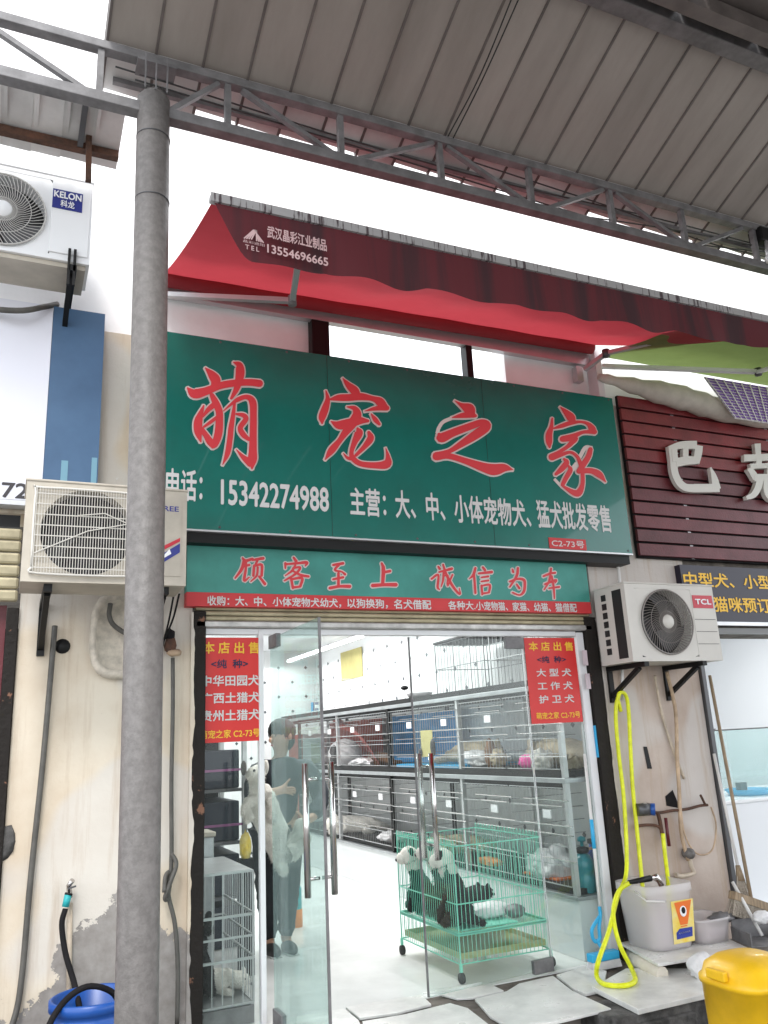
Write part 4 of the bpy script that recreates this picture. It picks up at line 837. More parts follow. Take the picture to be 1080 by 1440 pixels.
# white counter with acrylic tanks
ct = thing('white_counter', 'white counter under the clear tanks in the neighbouring shop', 'counter', (6.3, .9, .09))
MB().box(5.42, 8.3, .55, 1.6, .092, .93).build('body', 'white_shop', ct, bevel=.01); MB().box(5.40, 8.3, .53, 1.6, .931, .955).build('top', 'ac_bright', ct, bevel=.004)
tk = thing('clear_tank', 'clear greenish acrylic tank standing on the white counter', 'tank', (6.1, .8, .955))
for q in ((5.46, 7.4, .58, .586, .957, 1.53), (5.46, 7.4, 1.3, 1.306, .957, 1.53), (5.46, 5.466, .5865, 1.2995, .957, 1.53), (6.45, 6.456, .5865, 1.2995, .957, 1.53)): MB().box(*q).build('pane', 'aqua', tk)
MB().box(5.467, 7.3, .59, 1.29, 1.13, 1.136).build('shelf', 'aqua', tk)
MB().tube([(5.46, .583, 1.532), (7.4, .583, 1.532)], .006, 6).build('rim', 'steel_grey', tk)
pdn = MB().lathe((6.15, .85, .958), [(0, .0), (.16, 0), (.2, .05), (.19, .052), (.15, .01), (0, .01)], 20).build('pet_bowl', 'sky_plastic'); tag(pdn, 'light blue shallow bowl inside the clear tank', 'bowl')
o = MB().box(6.02, 6.10, .8, .86, 1.0, 1.07).build('small_box', 'steel_dark', bevel=.005); tag(o, 'small grey box above the blue bowl in the tank', 'box')
o = MB().box(6.15, 6.30, 1.32, 1.36, 1.54, 1.86).build('black_speaker', 'black', bevel=.01); tag(o, 'black upright panel standing behind the clear tank', 'panel')
MB().box(6.05, 6.33, 1.30, 1.38, 1.532, 1.54).build('panel_foot', 'black', o)
shw = thing('wall_poster', 'small tree sticker on the white wall of the neighbouring shop', 'sticker', (7.8, 3.98, 2.4))
q = at(1041, 935, y=3.99)
b = MB()
for k in range(3): b.poly([(q.x - .22 + .05 * k, 3.985 - .002 * k, q.z - .28 + .17 * k), (q.x + .22 - .05 * k, 3.985 - .002 * k, q.z - .28 + .17 * k), (q.x, 3.985 - .002 * k, q.z + .05 + .17 * k)])
b.build('tree_shape', 'pipe_beige', shw)
fr = thing('wall_picture', 'grey framed picture on the neighbouring shop wall', 'picture', (7.9, 3.98, 1.9)); q = at(1062, 985, y=3.98)
MB().box(q.x - .35, q.x + .5, 3.96, 3.99, q.z - .55, q.z + .35).build('frame', 'steel_grey', fr); MB().box(q.x - .31, q.x + .46, 3.95, 3.959, q.z - .51, q.z + .31).build('print', 'ac_bright', fr)
for k in range(4): MB().bar((q.x - .25 + .12 * k, 3.945, q.z - .45 + .02 * k), (q.x + .1 + .1 * k, 3.945, q.z + .25 - .1 * k), .03, .004, (0, 1, 0)).build('drawn_line', 'steel_grey', fr)
whs = thing('wire_shelf', 'white wire shelf unit behind the hanging pole in the neighbouring shop', 'shelf', (5.4, 1.9, .1))
for z in (1.62, 1.86, 2.08):
    MB().box(5.9, 6.9, 1.9, 2.3, z, z + .02).build('shelf_board', 'steel_grey', whs)
for x in (5.92, 6.88): MB().box(x, x + .02, 1.9, 1.92, .957 if x < 0 else .1, 2.12).build('upright', 'steel_grey', whs)
# ------------------------------------------------------------------ things on the left pier
def line_thing(name, pts, r, m, label, cat, group=None, n=8, k=6): return tag(hose(pts, r, k, n).build(name, m), label, cat, group)
line_thing('cable', [(.215, -.03, 2.30), (.212, -.035, 2.2), (.195, -.035, 1.6), (.168, -.035, 1.0), (.155, -.035, .55), (.13, -.05, .36), (.06, -.1, .2)], .015, 'hose_grey', 'long grey insulated cable running down the left pier', 'cable')
tag(MB().lathe((.262, -.003, 2.19), [(0, -.012), (.035, -.012), (.042, 0)], 16, 'y').build('hole_cover', 'black'), 'round black plug in the left pier beside the long cable', 'cover')
tag(MB().lathe((.58, -.045, 2.25), [(.165, .04), (.18, .0), (.15, -.012), (.135, .03), (.0, .032)], 30, 'y', 1.4, 3.2).build('plastic_tray', 'tile_edge'), 'cream oval plastic tray fixed on the left pier beside the pole', 'tray')
line_thing('pipe', [(.50, -.10, 2.42), (.50, -.06, 2.36), (.53, -.06, 2.30), (.62, -.06, 2.24)], .014, 'hose_grey', 'grey pipe end hanging beneath the lower air conditioner', 'pipe')
for k in range(2): line_thing('cable', [(.86 - .03 * k, -.25, 2.46), (.84 - .02 * k, -.16, 2.32), (.79 + .012 * k, -.05, 2.17)], .006, 'black', ['thin black cable curving from the lower air conditioner behind the pole', 'second thin black cable crossing behind the pole'][k], 'cable', None, 5)
kn = thing('knotted_hose', 'grey rubber hose with knots hanging on the left pier right of the pole', 'hose', (.87, -.05, .4))
kp = lambda px, py, y=-.05: at(px, py, y=y)
hose([kp(243, 925), kp(243, 1000), kp(241, 1100), kp(241, 1215), kp(236, 1240), kp(238, 1265), kp(246, 1300), kp(250, 1360), kp(249, 1440)], .012).build('run', 'hose_grey', kn)
hose([kp(241, 1200, -.06), kp(248, 1215, -.08), kp(240, 1240, -.09), kp(232, 1262, -.08), kp(236, 1262, -.06), kp(240, 1228, -.04), kp(233, 1232, -.07), kp(231, 1255, -.09)], .012).build('knot', 'hose_grey', kn)
MB().blob(kp(240, 908), (.035, .03, .06), .25, 3, 4, 2).build('rag_bundle', 'rust', kn); MB().blob(kp(245, 918, -.06), (.045, .03, .022), .3, 4, 9, 2).build('tape_wrap', 'pipe_beige', kn)
MB().blob(kp(239, 893), (.03, .03, .04), .25, 3, 2, 2).build('wire_tangle', 'black_matte', kn)
tp_ = thing('wall_tap', 'small metal tap with turquoise hose connector low on the left pier', 'tap', (.36, -.05, .8))
tc_ = kp(93, 1268); MB().tube([kp(98, 1262, -.03), kp(97, 1245, -.05), kp(102, 1238, -.07)], .014, 8).build('tap_body', 'chrome', tp_); MB().tube([kp(96, 1258, -.07), kp(92, 1275, -.07)], .018, 10).build('connector', 'turq', tp_)
MB().tube([kp(97, 1256, -.068), kp(96, 1259, -.07)], .02, 10).build('collar', 'black', tp_); MB().bar(kp(95, 1250, -.09), kp(107, 1246, -.09), .008).build('tap_lever', 'steel_dark', tp_)
MB().tube([kp(98, 1270, -.02), kp(97, 1440, -.02)], .014, 8).build('supply_pipe', 'pvc', tp_)
line_thing('rubber_hose', [kp(92, 1278, -.07), kp(87, 1300, -.09), kp(92, 1340, -.12), kp(105, 1385, -.2), kp(113, 1425, -.3), kp(118, 1470, -.35)], .014, 'black_matte', 'black rubber hose running from the turquoise connector into the blue barrel', 'hose')
brl = thing('blue_barrel', 'blue plastic barrel at the foot of the left pier', 'barrel', (.46, -.42, -.08))
MB().lathe((.46, -.42, 0), [(0, -.08), (.17, -.08), (.19, 0), (.19, .42), (.182, .43), (.182, .455), (.197, .46), (.197, .50), (.186, .505), (.176, .50), (.172, .30), (0, .30)], 36).build('drum', 'blue_plastic', brl)
line_thing('rubber_hose', [(.25, -.60, .02), (.24, -.58, .35), (.30, -.55, .50), (.42, -.50, .56), (.55, -.45, .50), (.58, -.42, .38), (.5, -.38, .31)], .014, 'black_matte', 'coil of black hose hooked over the rim of the blue barrel', 'hose')
tag(MB().blob((.03, -.005, 1.18), (.055, .012, .09), .3, 4, 3, 2).build('plaster_patch', 'stone'), 'rough grey plaster lump at the left edge of the left pier', 'plaster')

# ------------------------------------------------------------------ things on the right pier
yp = -.05
line_thing('drain_hose', [kp(938, 945, -.1), kp(950, 1000, -.05), kp(952, 1060, -.05), kp(955, 1110, -.05), kp(958, 1170, -.05), kp(968, 1210, -.05)], .014, 'pipe_beige', 'rusty beige drain pipe below the red plated air conditioner', 'pipe')
line_thing('drain_hose', [kp(921, 950, -.06), kp(930, 1000, -.02), kp(945, 1050, -.02), kp(962, 1095, -.02)], .011, 'pvc', 'faded thin pipe slanting across the right pier', 'pipe')
line_thing('loop_cable', [kp(957, 1130, -.05), kp(962, 1170, -.06), kp(975, 1196, -.07), kp(990, 1202, -.07), kp(1003, 1192, -.06), kp(1007, 1160, -.05), kp(1000, 1135, -.05)], .006, 'pipe_beige', 'thin cable hanging in a wide loop near the edge of the right pier', 'cable')
yh = thing('yellow_hose', 'bright yellow garden hose looped from the bracket down to the tiles', 'hose', (4.0, -.2, .12))
hp = [(873, 1000, -.07), (868, 985, -.09), (866, 1010, -.08), (870, 1060, -.07), (877, 1120, -.07), (881, 1190, -.09), (880, 1232, -.14), (868, 1262, -.22), (856, 1310, -.33), (842, 1350, -.44), (839, 1372, -.49), (850, 1384, -.52), (878, 1386, -.53), (893, 1379, -.50), (888, 1362, -.46), (872, 1330, -.38), (864, 1300, -.32), (863, 1275, -.27), (871, 1252, -.24), (886, 1241, -.27)]
hose([at(p[0], p[1], z=.148) if p[1] > 1355 and p[0] > 836 else at(p[0], p[1], y=p[2]) for p in hp], .0145, 8, 10).build('loop', 'hose_yellow', yh)
hose([at(px, py, y=y) for px, py, y in ((868, 986, -.09), (872, 974, -.10), (880, 978, -.09), (884, 1000, -.08), (887, 1060, -.06), (890, 1110, -.06), (896, 1170, -.07), (903, 1240, -.12), (906, 1275, -.15))], .0145, 8, 10).build('strand', 'hose_yellow', yh)
hose([at(px, py, y=y) for px, py, y in ((932, 1172, -.08), (935, 1200, -.10), (940, 1245, -.18), (941, 1285, -.22))], .0145, 8, 10).build('tap_strand', 'hose_yellow', yh)
nz = MB().tube([at(884, 1241, y=-.27), at(915, 1235, y=-.30)], [.014, .02], 12); nzo = nz.build('nozzle', 'black', yh); MB().tube([at(915, 1235, y=-.30), at(922, 1233, y=-.31), at(932, 1245, y=-.32)], [.016, .024, .012], 10).build('nozzle_head', 'chrome', nzo); MB().bar(at(920, 1230, y=-.31), at(930, 1250, y=-.34), .01).build('trigger', 'rust', nzo)
wm = thing('water_meter', 'blue topped water meter on rusty pipes across the right pier', 'meter', (4.2, -.06, 1.0))
m0 = at(905, 1138, y=-.08)
MB().tube([m0 + Vector((-.06, 0, .0)), m0 + Vector((.03, -.03, 0))], .042, 14).build('meter_body', 'steel_dark', wm); MB().tube([m0 + Vector((.03, -.035, 0)), m0 + Vector((.055, -.055, -.003))], [.04, .042], 16).build('meter_cap', 'blue_plastic', wm); MB().tube([m0 + Vector((-.01, -.01, 0)), m0 + Vector((.012, -.018, 0))], .045, 16).build('meter_ring', 'alu', wm)
hose([at(px, py, y=-.045) for px, py in ((893, 1138), (905, 1140), (925, 1143), (945, 1140), (965, 1138), (985, 1133), (995, 1132))], .010).build('upper_pipe', 'rust', wm)
hose([at(px, py, y=-.045) for px, py in ((895, 1162), (910, 1160), (925, 1162), (932, 1172))], .010).build('lower_pipe', 'rust', wm)
hose([at(px, py, y=-.045) for px, py in ((925, 1143), (928, 1155), (931, 1172), (933, 1180))], .014).build('riser', 'rust', wm); MB().tube([at(936, 1150, y=-.06), at(941, 1190, y=-.07)], .012, 8).build('red_handle', 'maroon', wm)
MB().tube([at(985, 1118, y=-.06), at(992, 1132, y=-.05)], .009, 6).build('tap_handle', 'rust', wm)
v0 = at(968, 1200, y=-.05); MB().lathe(v0, [(0, -.05), (.018, -.05), (.022, -.035), (.036, -.03), (.036, .03)], 14, 'y').build('round_valve', 'pole_grey', wm)
hose([at(px, py, y=-.045) for px, py in ((968, 1200), (972, 1218), (975, 1228), (958, 1232), (950, 1230))], .016).build('valve_pipe', 'pvc', wm)
tag(MB().poly([at(px, py, y=-.006) for px, py in ((936, 1120), (946, 1111), (953, 1128), (953, 1136), (938, 1133))], (0, .004, 0)).build('broken_opening', 'black_matte'), 'ragged dark broken opening in the right pier above the meter', 'opening')
tag(MB().poly([at(px, py, y=-.006) for px, py in ((905, 1050), (910, 1050), (917, 1081), (911, 1081))], (0, .004, 0)).build('slot', 'black'), 'narrow black slot in the plaster of the right pier', 'slot')
for k, (px, py) in enumerate(((823, 925), (827, 958))):
    q = at(px, py, y=-.033); tag(MB().box(q.x - .02, q.x + .02, -.034, -.0315, q.z - .055, q.z + .055).build('paper_sticker', 'bucket_liquid'), ['upper torn grey sticker on the dark right door post', 'lower torn grey sticker on the dark right door post'][k], 'sticker')
line_thing('wall_bracket_rope', [kp(850, 850, -.04), kp(852, 880, -.04), kp(849, 905, -.04), kp(852, 920, -.04)], .018, 'pipe_beige', 'beige wrapped pipe end beside the right door post', 'pipe')
mat('white_pipe', (.66, .64, .62), .5)
line_thing('white_pipe', [kp(868, 790, -.04), kp(872, 830, -.03), kp(876, 985, -.03)], .012, 'white_pipe', 'white pipe running behind the cream air conditioner', 'pipe')
# bucket, basin
bk = thing('plastic_bucket', 'clear white plastic bucket with yellow and orange label on the tile platform', 'bucket', (4.0, -.27, .21))
bc = Vector((4.02, -.235, 0)); zb0 = .211
MB().lathe(bc, [(0, zb0), (.158, zb0), (.163, zb0 + .01), (.19, zb0 + .33), (.20, zb0 + .335), (.20, zb0 + .385), (.193, zb0 + .387), (.185, zb0 + .33), (.157, zb0 + .015), (0, zb0 + .015)], 40, sq=4.5).build('shell', 'bucket', bk)
MB().lathe(bc, [(0, zb0 + .02), (.154, zb0 + .02), (.169, zb0 + .2), (0, zb0 + .2)], 32, sq=4.5).build('liquid', 'bucket_liquid', bk)
MB().tube([bc + Vector((-.2, -.05, zb0 + .35)), bc + Vector((-.21, -.17, zb0 + .31)), bc + Vector((-.1, -.215, zb0 + .30))], .006, 6).build('handle', 'white_pipe', bk)
lx0, lx1, lyy = bc.x - .03, bc.x + .145, bc.y - .19
lb = MB().add([(lx0, lyy + .022, .245), (lx1, lyy + .022, .245), (lx1 + .008, lyy - .002, .50), (lx0 - .002, lyy - .002, .50)], [(0, 1, 2, 3)]).build('label', 'label_yellow', bk)
def lq(u, v): return Vector((lx0 + (lx1 - lx0) * u, lyy + .022 - .024 * v - .002, .245 + .255 * v))
MB().poly([lq(.12, .96), lq(.3, .55), lq(.35, .42), lq(.7, .42), lq(.78, .6), lq(.95, .98)]).build('label_orange', 'label_orange', lb)
MB().poly([lq(.14, .10), lq(.9, .12), lq(.92, .34), lq(.3, .34), lq(.14, .26)]).build('label_blue', 'label_blue', lb)
MB().lathe(lq(.52, .74) + Vector((0, -.002, 0)), [(0, -.002), (.026, -.001), (.028, 0)], 14, 'y', 1.2).build('label_emblem', 'ac_bright', lb); MB().lathe(lq(.52, .76) + Vector((0, -.005, 0)), [(0, -.002), (.015, -.001), (.017, 0)], 14, 'y', 1.2).build('label_emblem', 'black', lb)
MB().poly([lq(.36, .40), lq(.68, .40), lq(.68, .37), lq(.36, .37)]).build('label_line', 'label_orange', lb)
MB().poly([lq(.25, .25), lq(.8, .26), lq(.8, .22), lq(.25, .21)]).build('label_line', 'ac_bright', lb)
bs_ = thing('plastic_basin', 'low square translucent basin beside the labelled bucket', 'basin', (4.33, -.33, .21)); c2 = Vector((4.34, -.30, 0))
MB().lathe(c2, [(0, zb0), (.125, zb0), (.14, zb0 + .13), (.15, zb0 + .135), (.15, zb0 + .15), (.138, zb0 + .14), (.12, zb0 + .012), (0, zb0 + .012)], 32, sq=4.5).build('shell', 'bucket', bs_)
MB().lathe(c2, [(0, zb0 + .015), (.12, zb0 + .015), (.129, zb0 + .08), (0, zb0 + .08)], 24, sq=4.5).build('liquid', 'bucket_liquid', bs_)
# crumpled bag under the platform
tag(MB().blob((3.93, -.70, .19), (.10, .06, .075), .35, 3, 8, 3, .7).build('crumpled_bag', 'pad_white'), 'crumpled white plastic bag lying before the tile platform', 'bag')
# brooms leaning at the edge of the right pier
def stick(name, a, b, r, m, label, cat, head=None, extra=None):
    t = thing(name, label, cat, b); MB().tube([a, b], r, 10).build('handle', m, t)
    if head: head(t)
    return t
A1, A2 = at(998, 950, y=-.12), at(1056, 1262, y=-.38)
def bh(t):
    M = Matrix.Translation(A2) @ Matrix.Rotation(.35, 4, 'Y'); MB().box(-.17, .17, -.03, .03, -.05, .0, M).build('broom_head', 'wood', t); b = MB()
    for i in range(28):
        for j in range(3): b.bar(M @ Vector((-.16 + i * .0119, -.02 + j * .02, -.05)), M @ Vector((-.18 + i * .0133 + random.uniform(-.008, .008), -.03 + j * .03, -.15)), .007)
    b.build('bristles', 'bristle', t, kind='stuff')
stick('push_broom', A1, A2, .0125, 'wood', 'wooden handled push broom leaning beside the right pier', 'broom', bh)
A3, A4 = at(1004, 1060, y=-.15), at(1040, 1230, y=-.30)
def fan_h(t):
    b = MB(); d = (A4 - A3).normalized()
    for i in range(40):
        u = (i - 20) / 20; b.bar(A4 + Vector((u * .02, 0, 0)), A4 + d * .24 + Vector((u * .11, random.uniform(-.02, .02), random.uniform(-.02, .0))), .006)
    b.build('bristles', 'bristle', t, kind='stuff'); MB().tube([A4 - d * .06, A4 + d * .04], [.016, .03], 10).build('binding', 'wood', t)
stick('straw_broom', A3, A4, .011, 'white_pipe', 'pale stick broom with frayed straw behind the push broom', 'broom', fan_h)
A5, A6 = at(1030, 1240, y=-.35), at(1072, 1316, y=-.52)
def dp(t):
    M = Matrix.Translation(A6) @ Matrix.Rotation(-.3, 4, 'Z'); MB().box(-.16, .16, -.14, .1, -.03, -.022, M).box(-.16, -.152, -.14, .1, -.0215, .05, M).box(.152, .16, -.14, .1, -.0215, .05, M).box(-.1515, .1515, .092, .1, -.0215, .09, M).build('pan', 'steel_grey', t)
stick('dustpan', A5, A6, .011, 'white_pipe', 'grey metal dustpan with pale stick handle on the step', 'dustpan', dp)
tag(MB().blob(at(1015, 1290, y=-.35), (.10, .06, .035), .3, 3, 5, 3, .8).build('grey_rag', 'steel_grey'), 'grey wet rag lying between the basin and the dustpan', 'rag')
tag(MB().blob(at(1072, 1290, y=-.55), (.07, .05, .04), .35, 3, 12, 3, .8).build('white_rag', 'pad_white'), 'whitish rag lump at the end of the dustpan', 'rag')
# yellow rounded box at the street edge
yb_ = thing('yellow_delivery_box', 'bright yellow rounded plastic box standing at the kerb before the brooms', 'box', (3.75, -1.55, -.08))
c3 = Vector((3.49, -1.50, 0))
b = MB(); prof = [(0, .10), (.19, .10), (.20, .12), (.205, .34), (.215, .342), (.215, .37), (.20, .38), (.185, .425), (.13, .462), (.06, .478), (0, .48)]
b.lathe(c3, prof, 40, sq=3.2); b.build('shell', 'yellow_body', yb_)
MB().lathe(c3 + Vector((0, -.20, .20)), [(0, -.012), (.06, -.008), (.075, .02)], 18, 'y', 1.3).build('orange_patch', 'yellow_shade', yb_)
MB().box(c3.x - .19, c3.x + .19, c3.y - .17, c3.y + .17, -.08, .099).build('base', 'black', yb_, bevel=.01)
for s_ in (-1, 1): MB().box(c3.x + s_ * .215 - .015, c3.x + s_ * .215 + .015, -1.56, -1.44, .38, .425).build('clip', 'yellow_body', yb_, bevel=.006)

# ------------------------------------------------------------------ inside the shop: right-hand cages on the tiled bench
bench = thing('tiled_bench', 'long white tiled bench carrying the row of dog cages', 'bench', (4.0, 3, .1))
MB().box(3.655, 4.405, .10, 6.9, .096, .47).build('body', 'tile_wall', bench); MB().box(3.635, 4.405, .08, 6.9, .471, .495).build('top', 'steel_bench', bench, bevel=.004)
rack = thing('cage_rack', 'two tier black framed rack of wire dog cages along the right wall', 'rack', (4.0, 3, .5))
ys = [.12, 1.62, 3.13, 4.63, 6.1, 6.88]
for y in ys:
    for x in (3.66, 4.36): MB().box(x - .018, x + .018, y - .018, y + .018, .497, 1.93).build('upright', 'black' if y in (3.13, 6.1) else 'cage_steel', rack)
for z0_, nm in ((1.235, 'shelf'), (1.90, 'shelf')):
    MB().box(3.63, 4.38, .09, 6.9, z0_, z0_ + .035).build('shelf', 'steel_bench', rack, bevel=.004); MB().box(3.640, 4.34, .14, 6.86, z0_ + .036, z0_ + .082).build('tray', 'black', rack)
    MB().box(3.665, 3.69, .14, 6.86, z0_ - .045, z0_ - .001).build('shelf_rail', 'black', rack)
MB().box(3.68, 4.34, .14, 6.86, .497, .535).build('tray', 'black', rack)
def wire_door(y0_, y1_, z0_, z1_, x=3.648):
    b = MB()
    n = max(4, int((y1_ - y0_) / .045))
    for i in range(n + 1):
        y = y0_ + (y1_ - y0_) * i / n; b.bar((x, y, z0_), (x, y, z1_), .0022)
    for i in range(6):
        z = z0_ + (z1_ - z0_) * i / 5; b.bar((x - .003, y0_, z), (x - .003, y1_, z), .006)
    o = b.build('wire_door', 'cage_steel', rack); yc = y0_ + (y1_ - y0_) * .3; zc = z0_ + (z1_ - z0_) * .72
    MB().box(x - .012, x - .004, yc - .05, yc + .05, zc - .03, zc + .03).build('latch_plate', 'alu_white', o)
    b = MB()
    for dy, dz, ln in ((0, -.07, .3), (0, -.13, .3), (.1, .06, .2), (.05, .10, .28), (0, -.30, .3)): b.tube([(x - .012, yc - ln, zc + dz), (x - .012, yc + ln, zc + dz)], .004, 5)
    b.build('door_bar', 'chrome', o)
for y0_, y1_ in ((.15, .85), (.88, 1.59), (1.66, 2.36), (2.39, 3.1), (3.17, 3.87), (3.9, 4.6), (4.67, 5.35), (5.4, 6.07)):
    wire_door(y0_, y1_, .55, 1.20); wire_door(y0_, y1_, 1.33, 1.87)
for y in (.865, 2.375, 3.885, 5.37):
    b = MB()
    for z in [.6 + .1 * i for i in range(7)] + [1.36 + .1 * i for i in range(6)]: b.bar((3.66, y, z), (4.34, y, z), .004)
    b.build('divider', 'cage_steel_dark', rack)
for k, (y0_, y1_, z0_, m) in enumerate(((2.75, 4.5, 1.33, 'blue_cloth'), (4.75, 6.7, 1.33, 'red_cloth'))):
    MB().grid(lambda u, v: Vector((4.3 + .02 * math.sin(u * 14), y0_ + (y1_ - y0_) * u, z0_ + .53 * v)), 20, 4).build('cloth', m, rack) if False else tag(MB().grid(lambda u, v: Vector((4.30 + .025 * math.sin(u * 14), y0_ + (y1_ - y0_) * u, z0_ + .53 * v)), 24, 4).build('cage_cloth', m), ['blue plastic sheet lining a cage on the upper rack', 'red cloth lining the cage beside the blue one'][k], 'cloth')
tag(MB().grid(lambda u, v: at(465 + 60 * v + 14 * u, 1008 + 62 * v * v + 16 * u + 3 * math.sin(u * 7), x=3.85 + .05 * math.sin(u * 6)), 20, 10).build('hanging_cloth', 'red_cloth'), 'pinkish red cloth drooping slantwise inside the upper cage', 'cloth')
tag(MB().box(3.70, 4.3, 1.70, 3.08, 1.312, 1.345).build('blue_tray', 'sky_plastic', bevel=.006), 'bright blue tray on the floor of the blue lined cage', 'tray')
# cages on top of the rack
def wire_cage(name, label, x0_, x1_, y0_, y1_, z0_, z1_, m, step, top=True, extra=None, r=.003):
    t = thing(name, label, 'cage', ((x0_ + x1_) / 2, (y0_ + y1_) / 2, z0_))
    def panel(fn, n, nm):
        b = MB()
        for i in range(n + 1): a, c = fn(i / n); b.bar(a, c, r)
        b.build(nm, m, t)
    nx, ny = max(3, int((x1_ - x0_) / step)), max(3, int((y1_ - y0_) / step))
    for y, nm in ((y0_, 'front_panel'), (y1_, 'back_panel')): panel(lambda u: ((x0_ + (x1_ - x0_) * u, y, z0_), (x0_ + (x1_ - x0_) * u, y, z1_)), nx, nm)
    for x in (x0_, x1_): panel(lambda u: ((x, y0_ + (y1_ - y0_) * u, z0_), (x, y0_ + (y1_ - y0_) * u, z1_)), ny, 'side_panel')
    if top: panel(lambda u: ((x0_ + (x1_ - x0_) * u, y0_, z1_), (x0_ + (x1_ - x0_) * u, y1_, z1_)), nx, 'top_panel')
    b = MB()
    for z in (z0_, z0_ + (z1_ - z0_) * .5, z1_):
        for p, q in (((x0_, y0_), (x1_, y0_)), ((x1_, y0_), (x1_, y1_)), ((x1_, y1_), (x0_, y1_)), ((x0_, y1_), (x0_, y0_))): b.bar((*p, z), (*q, z), r * 2.2)
    for p in ((x0_, y0_), (x1_, y0_), (x1_, y1_), (x0_, y1_)): b.bar((*p, z0_), (*p, z1_), r * 2.4)
    b.build('cage_frame', m, t); return t
wire_cage('wire_crate', 'wire crate standing on the rack nearest the shop window', 3.72, 4.3, .3, 1.1, 1.98, 2.42, 'cage_steel', .06)
wire_cage('wire_crate', 'black topped wire crate second along the top of the rack', 3.72, 4.3, 1.2, 2.1, 1.98, 2.44, 'cage_steel_dark', .06)
wire_cage('wire_crate', 'pale folded wire crate farthest along the rack top near the corner', 3.75, 4.25, 4.7, 5.7, 1.98, 2.34, 'cage_steel', .06)
for k, (y0_, y1_, z) in enumerate(((.3, 1.1, 2.425), (1.2, 2.1, 2.445), (1.15, 2.3, 1.94), (.2, 1.1, 1.94))):
    tag(MB().box(3.70, 4.3, y0_, y1_, z + .001, z + .022).build('black_tray', 'black', bevel=.004), ['black tray lying on the nearest wire crate', 'black tray on top of the second wire crate', 'black tray beneath the second wire crate', 'black tray beneath the nearest wire crate'][k], 'tray')
tag(MB().lathe((3.85, 2.75, 1.976), [(0, 0), (.10, 0), (.14, .06), (.135, .06), (.09, .008), (0, .008)], 20).build('steel_bowl', 'steel_grey'), 'grey steel bowl on top of the rack', 'bowl')
pad = tag(MB().box(3.7, 4.2, 4.0, 5.9, 1.977, 2.0).build('white_pad', 'pad_white', bevel=.008), 'white folded pad lying on the rack top toward the corner', 'pad')
tag(MB().box(4.395, 4.402, 5.55, 6.35, 2.44, 2.84).build('wall_notice', 'paper_yellow'), 'yellowish paper notice stuck high on the tiled wall', 'notice')
cm = thing('wall_camera', 'tiny black camera on a stand on top of the rack', 'camera', (3.9, 3.2, 1.976)); MB().tube([(3.9, 3.2, 1.976), (3.9, 3.2, 2.10)], .006, 6).build('stand', 'alu_white', cm); MB().blob((3.9, 3.2, 2.12), (.045, .04, .025), 0, 1, 1, 2).build('head', 'black', cm)
bsn = thing('blue_wall_sign', 'small blue sign sticking out beside the corner of the shop', 'sign', (3.3, 7.4, 1.9)); q = at(440, 995, y=7.44); MB().box(q.x - .02, q.x + .22, 7.43, 7.44, q.z - .06, q.z + .08).build('plate', 'blue_panel', bsn); MB().box(q.x - .03, q.x - .005, 7.42, 7.44, q.z - .16, q.z + .08).build('edge', 'sky_plastic', bsn)
MB().box(q.x + .02, q.x + .2, 7.427, 7.4295, q.z - .01, q.z + .04).build('white_band', 'ac_bright', bsn)

# ------------------------------------------------------------------ animals
def ear(p, d, s, m, par):
    d = Vector(d).normalized(); w = d.cross(Vector((0, 1, 0))).normalized(); b = MB(); p = Vector(p)
    b.add([p - w * s * .5, p + w * s * .5, p + d * s * 1.2 + Vector((0, -s * .25, 0)), p + Vector((0, s * .2, 0))], [(0, 1, 2), (0, 2, 3), (1, 3, 2), (0, 3, 1)]); return b.build('ear', m, par)
def head_bits(hd, fwd, s, par, eye=True):
    """eyes, nose on a head at hd looking along fwd"""
    f = Vector(fwd).normalized(); r_ = f.cross(Vector((0, 0, 1))).normalized(); up_ = r_.cross(f)
    MB().blob(hd + f * s * 1.55 - up_ * s * .25, (s * .2,) * 3, 0, 1, 1, 2).build('nose', 'nose', par)
    for q in (-1, 1): MB().blob(hd + f * s * .82 + r_ * q * s * .42 + up_ * s * .22, (s * .12,) * 3, 0, 1, 1, 2).build('eye', 'nose', par)
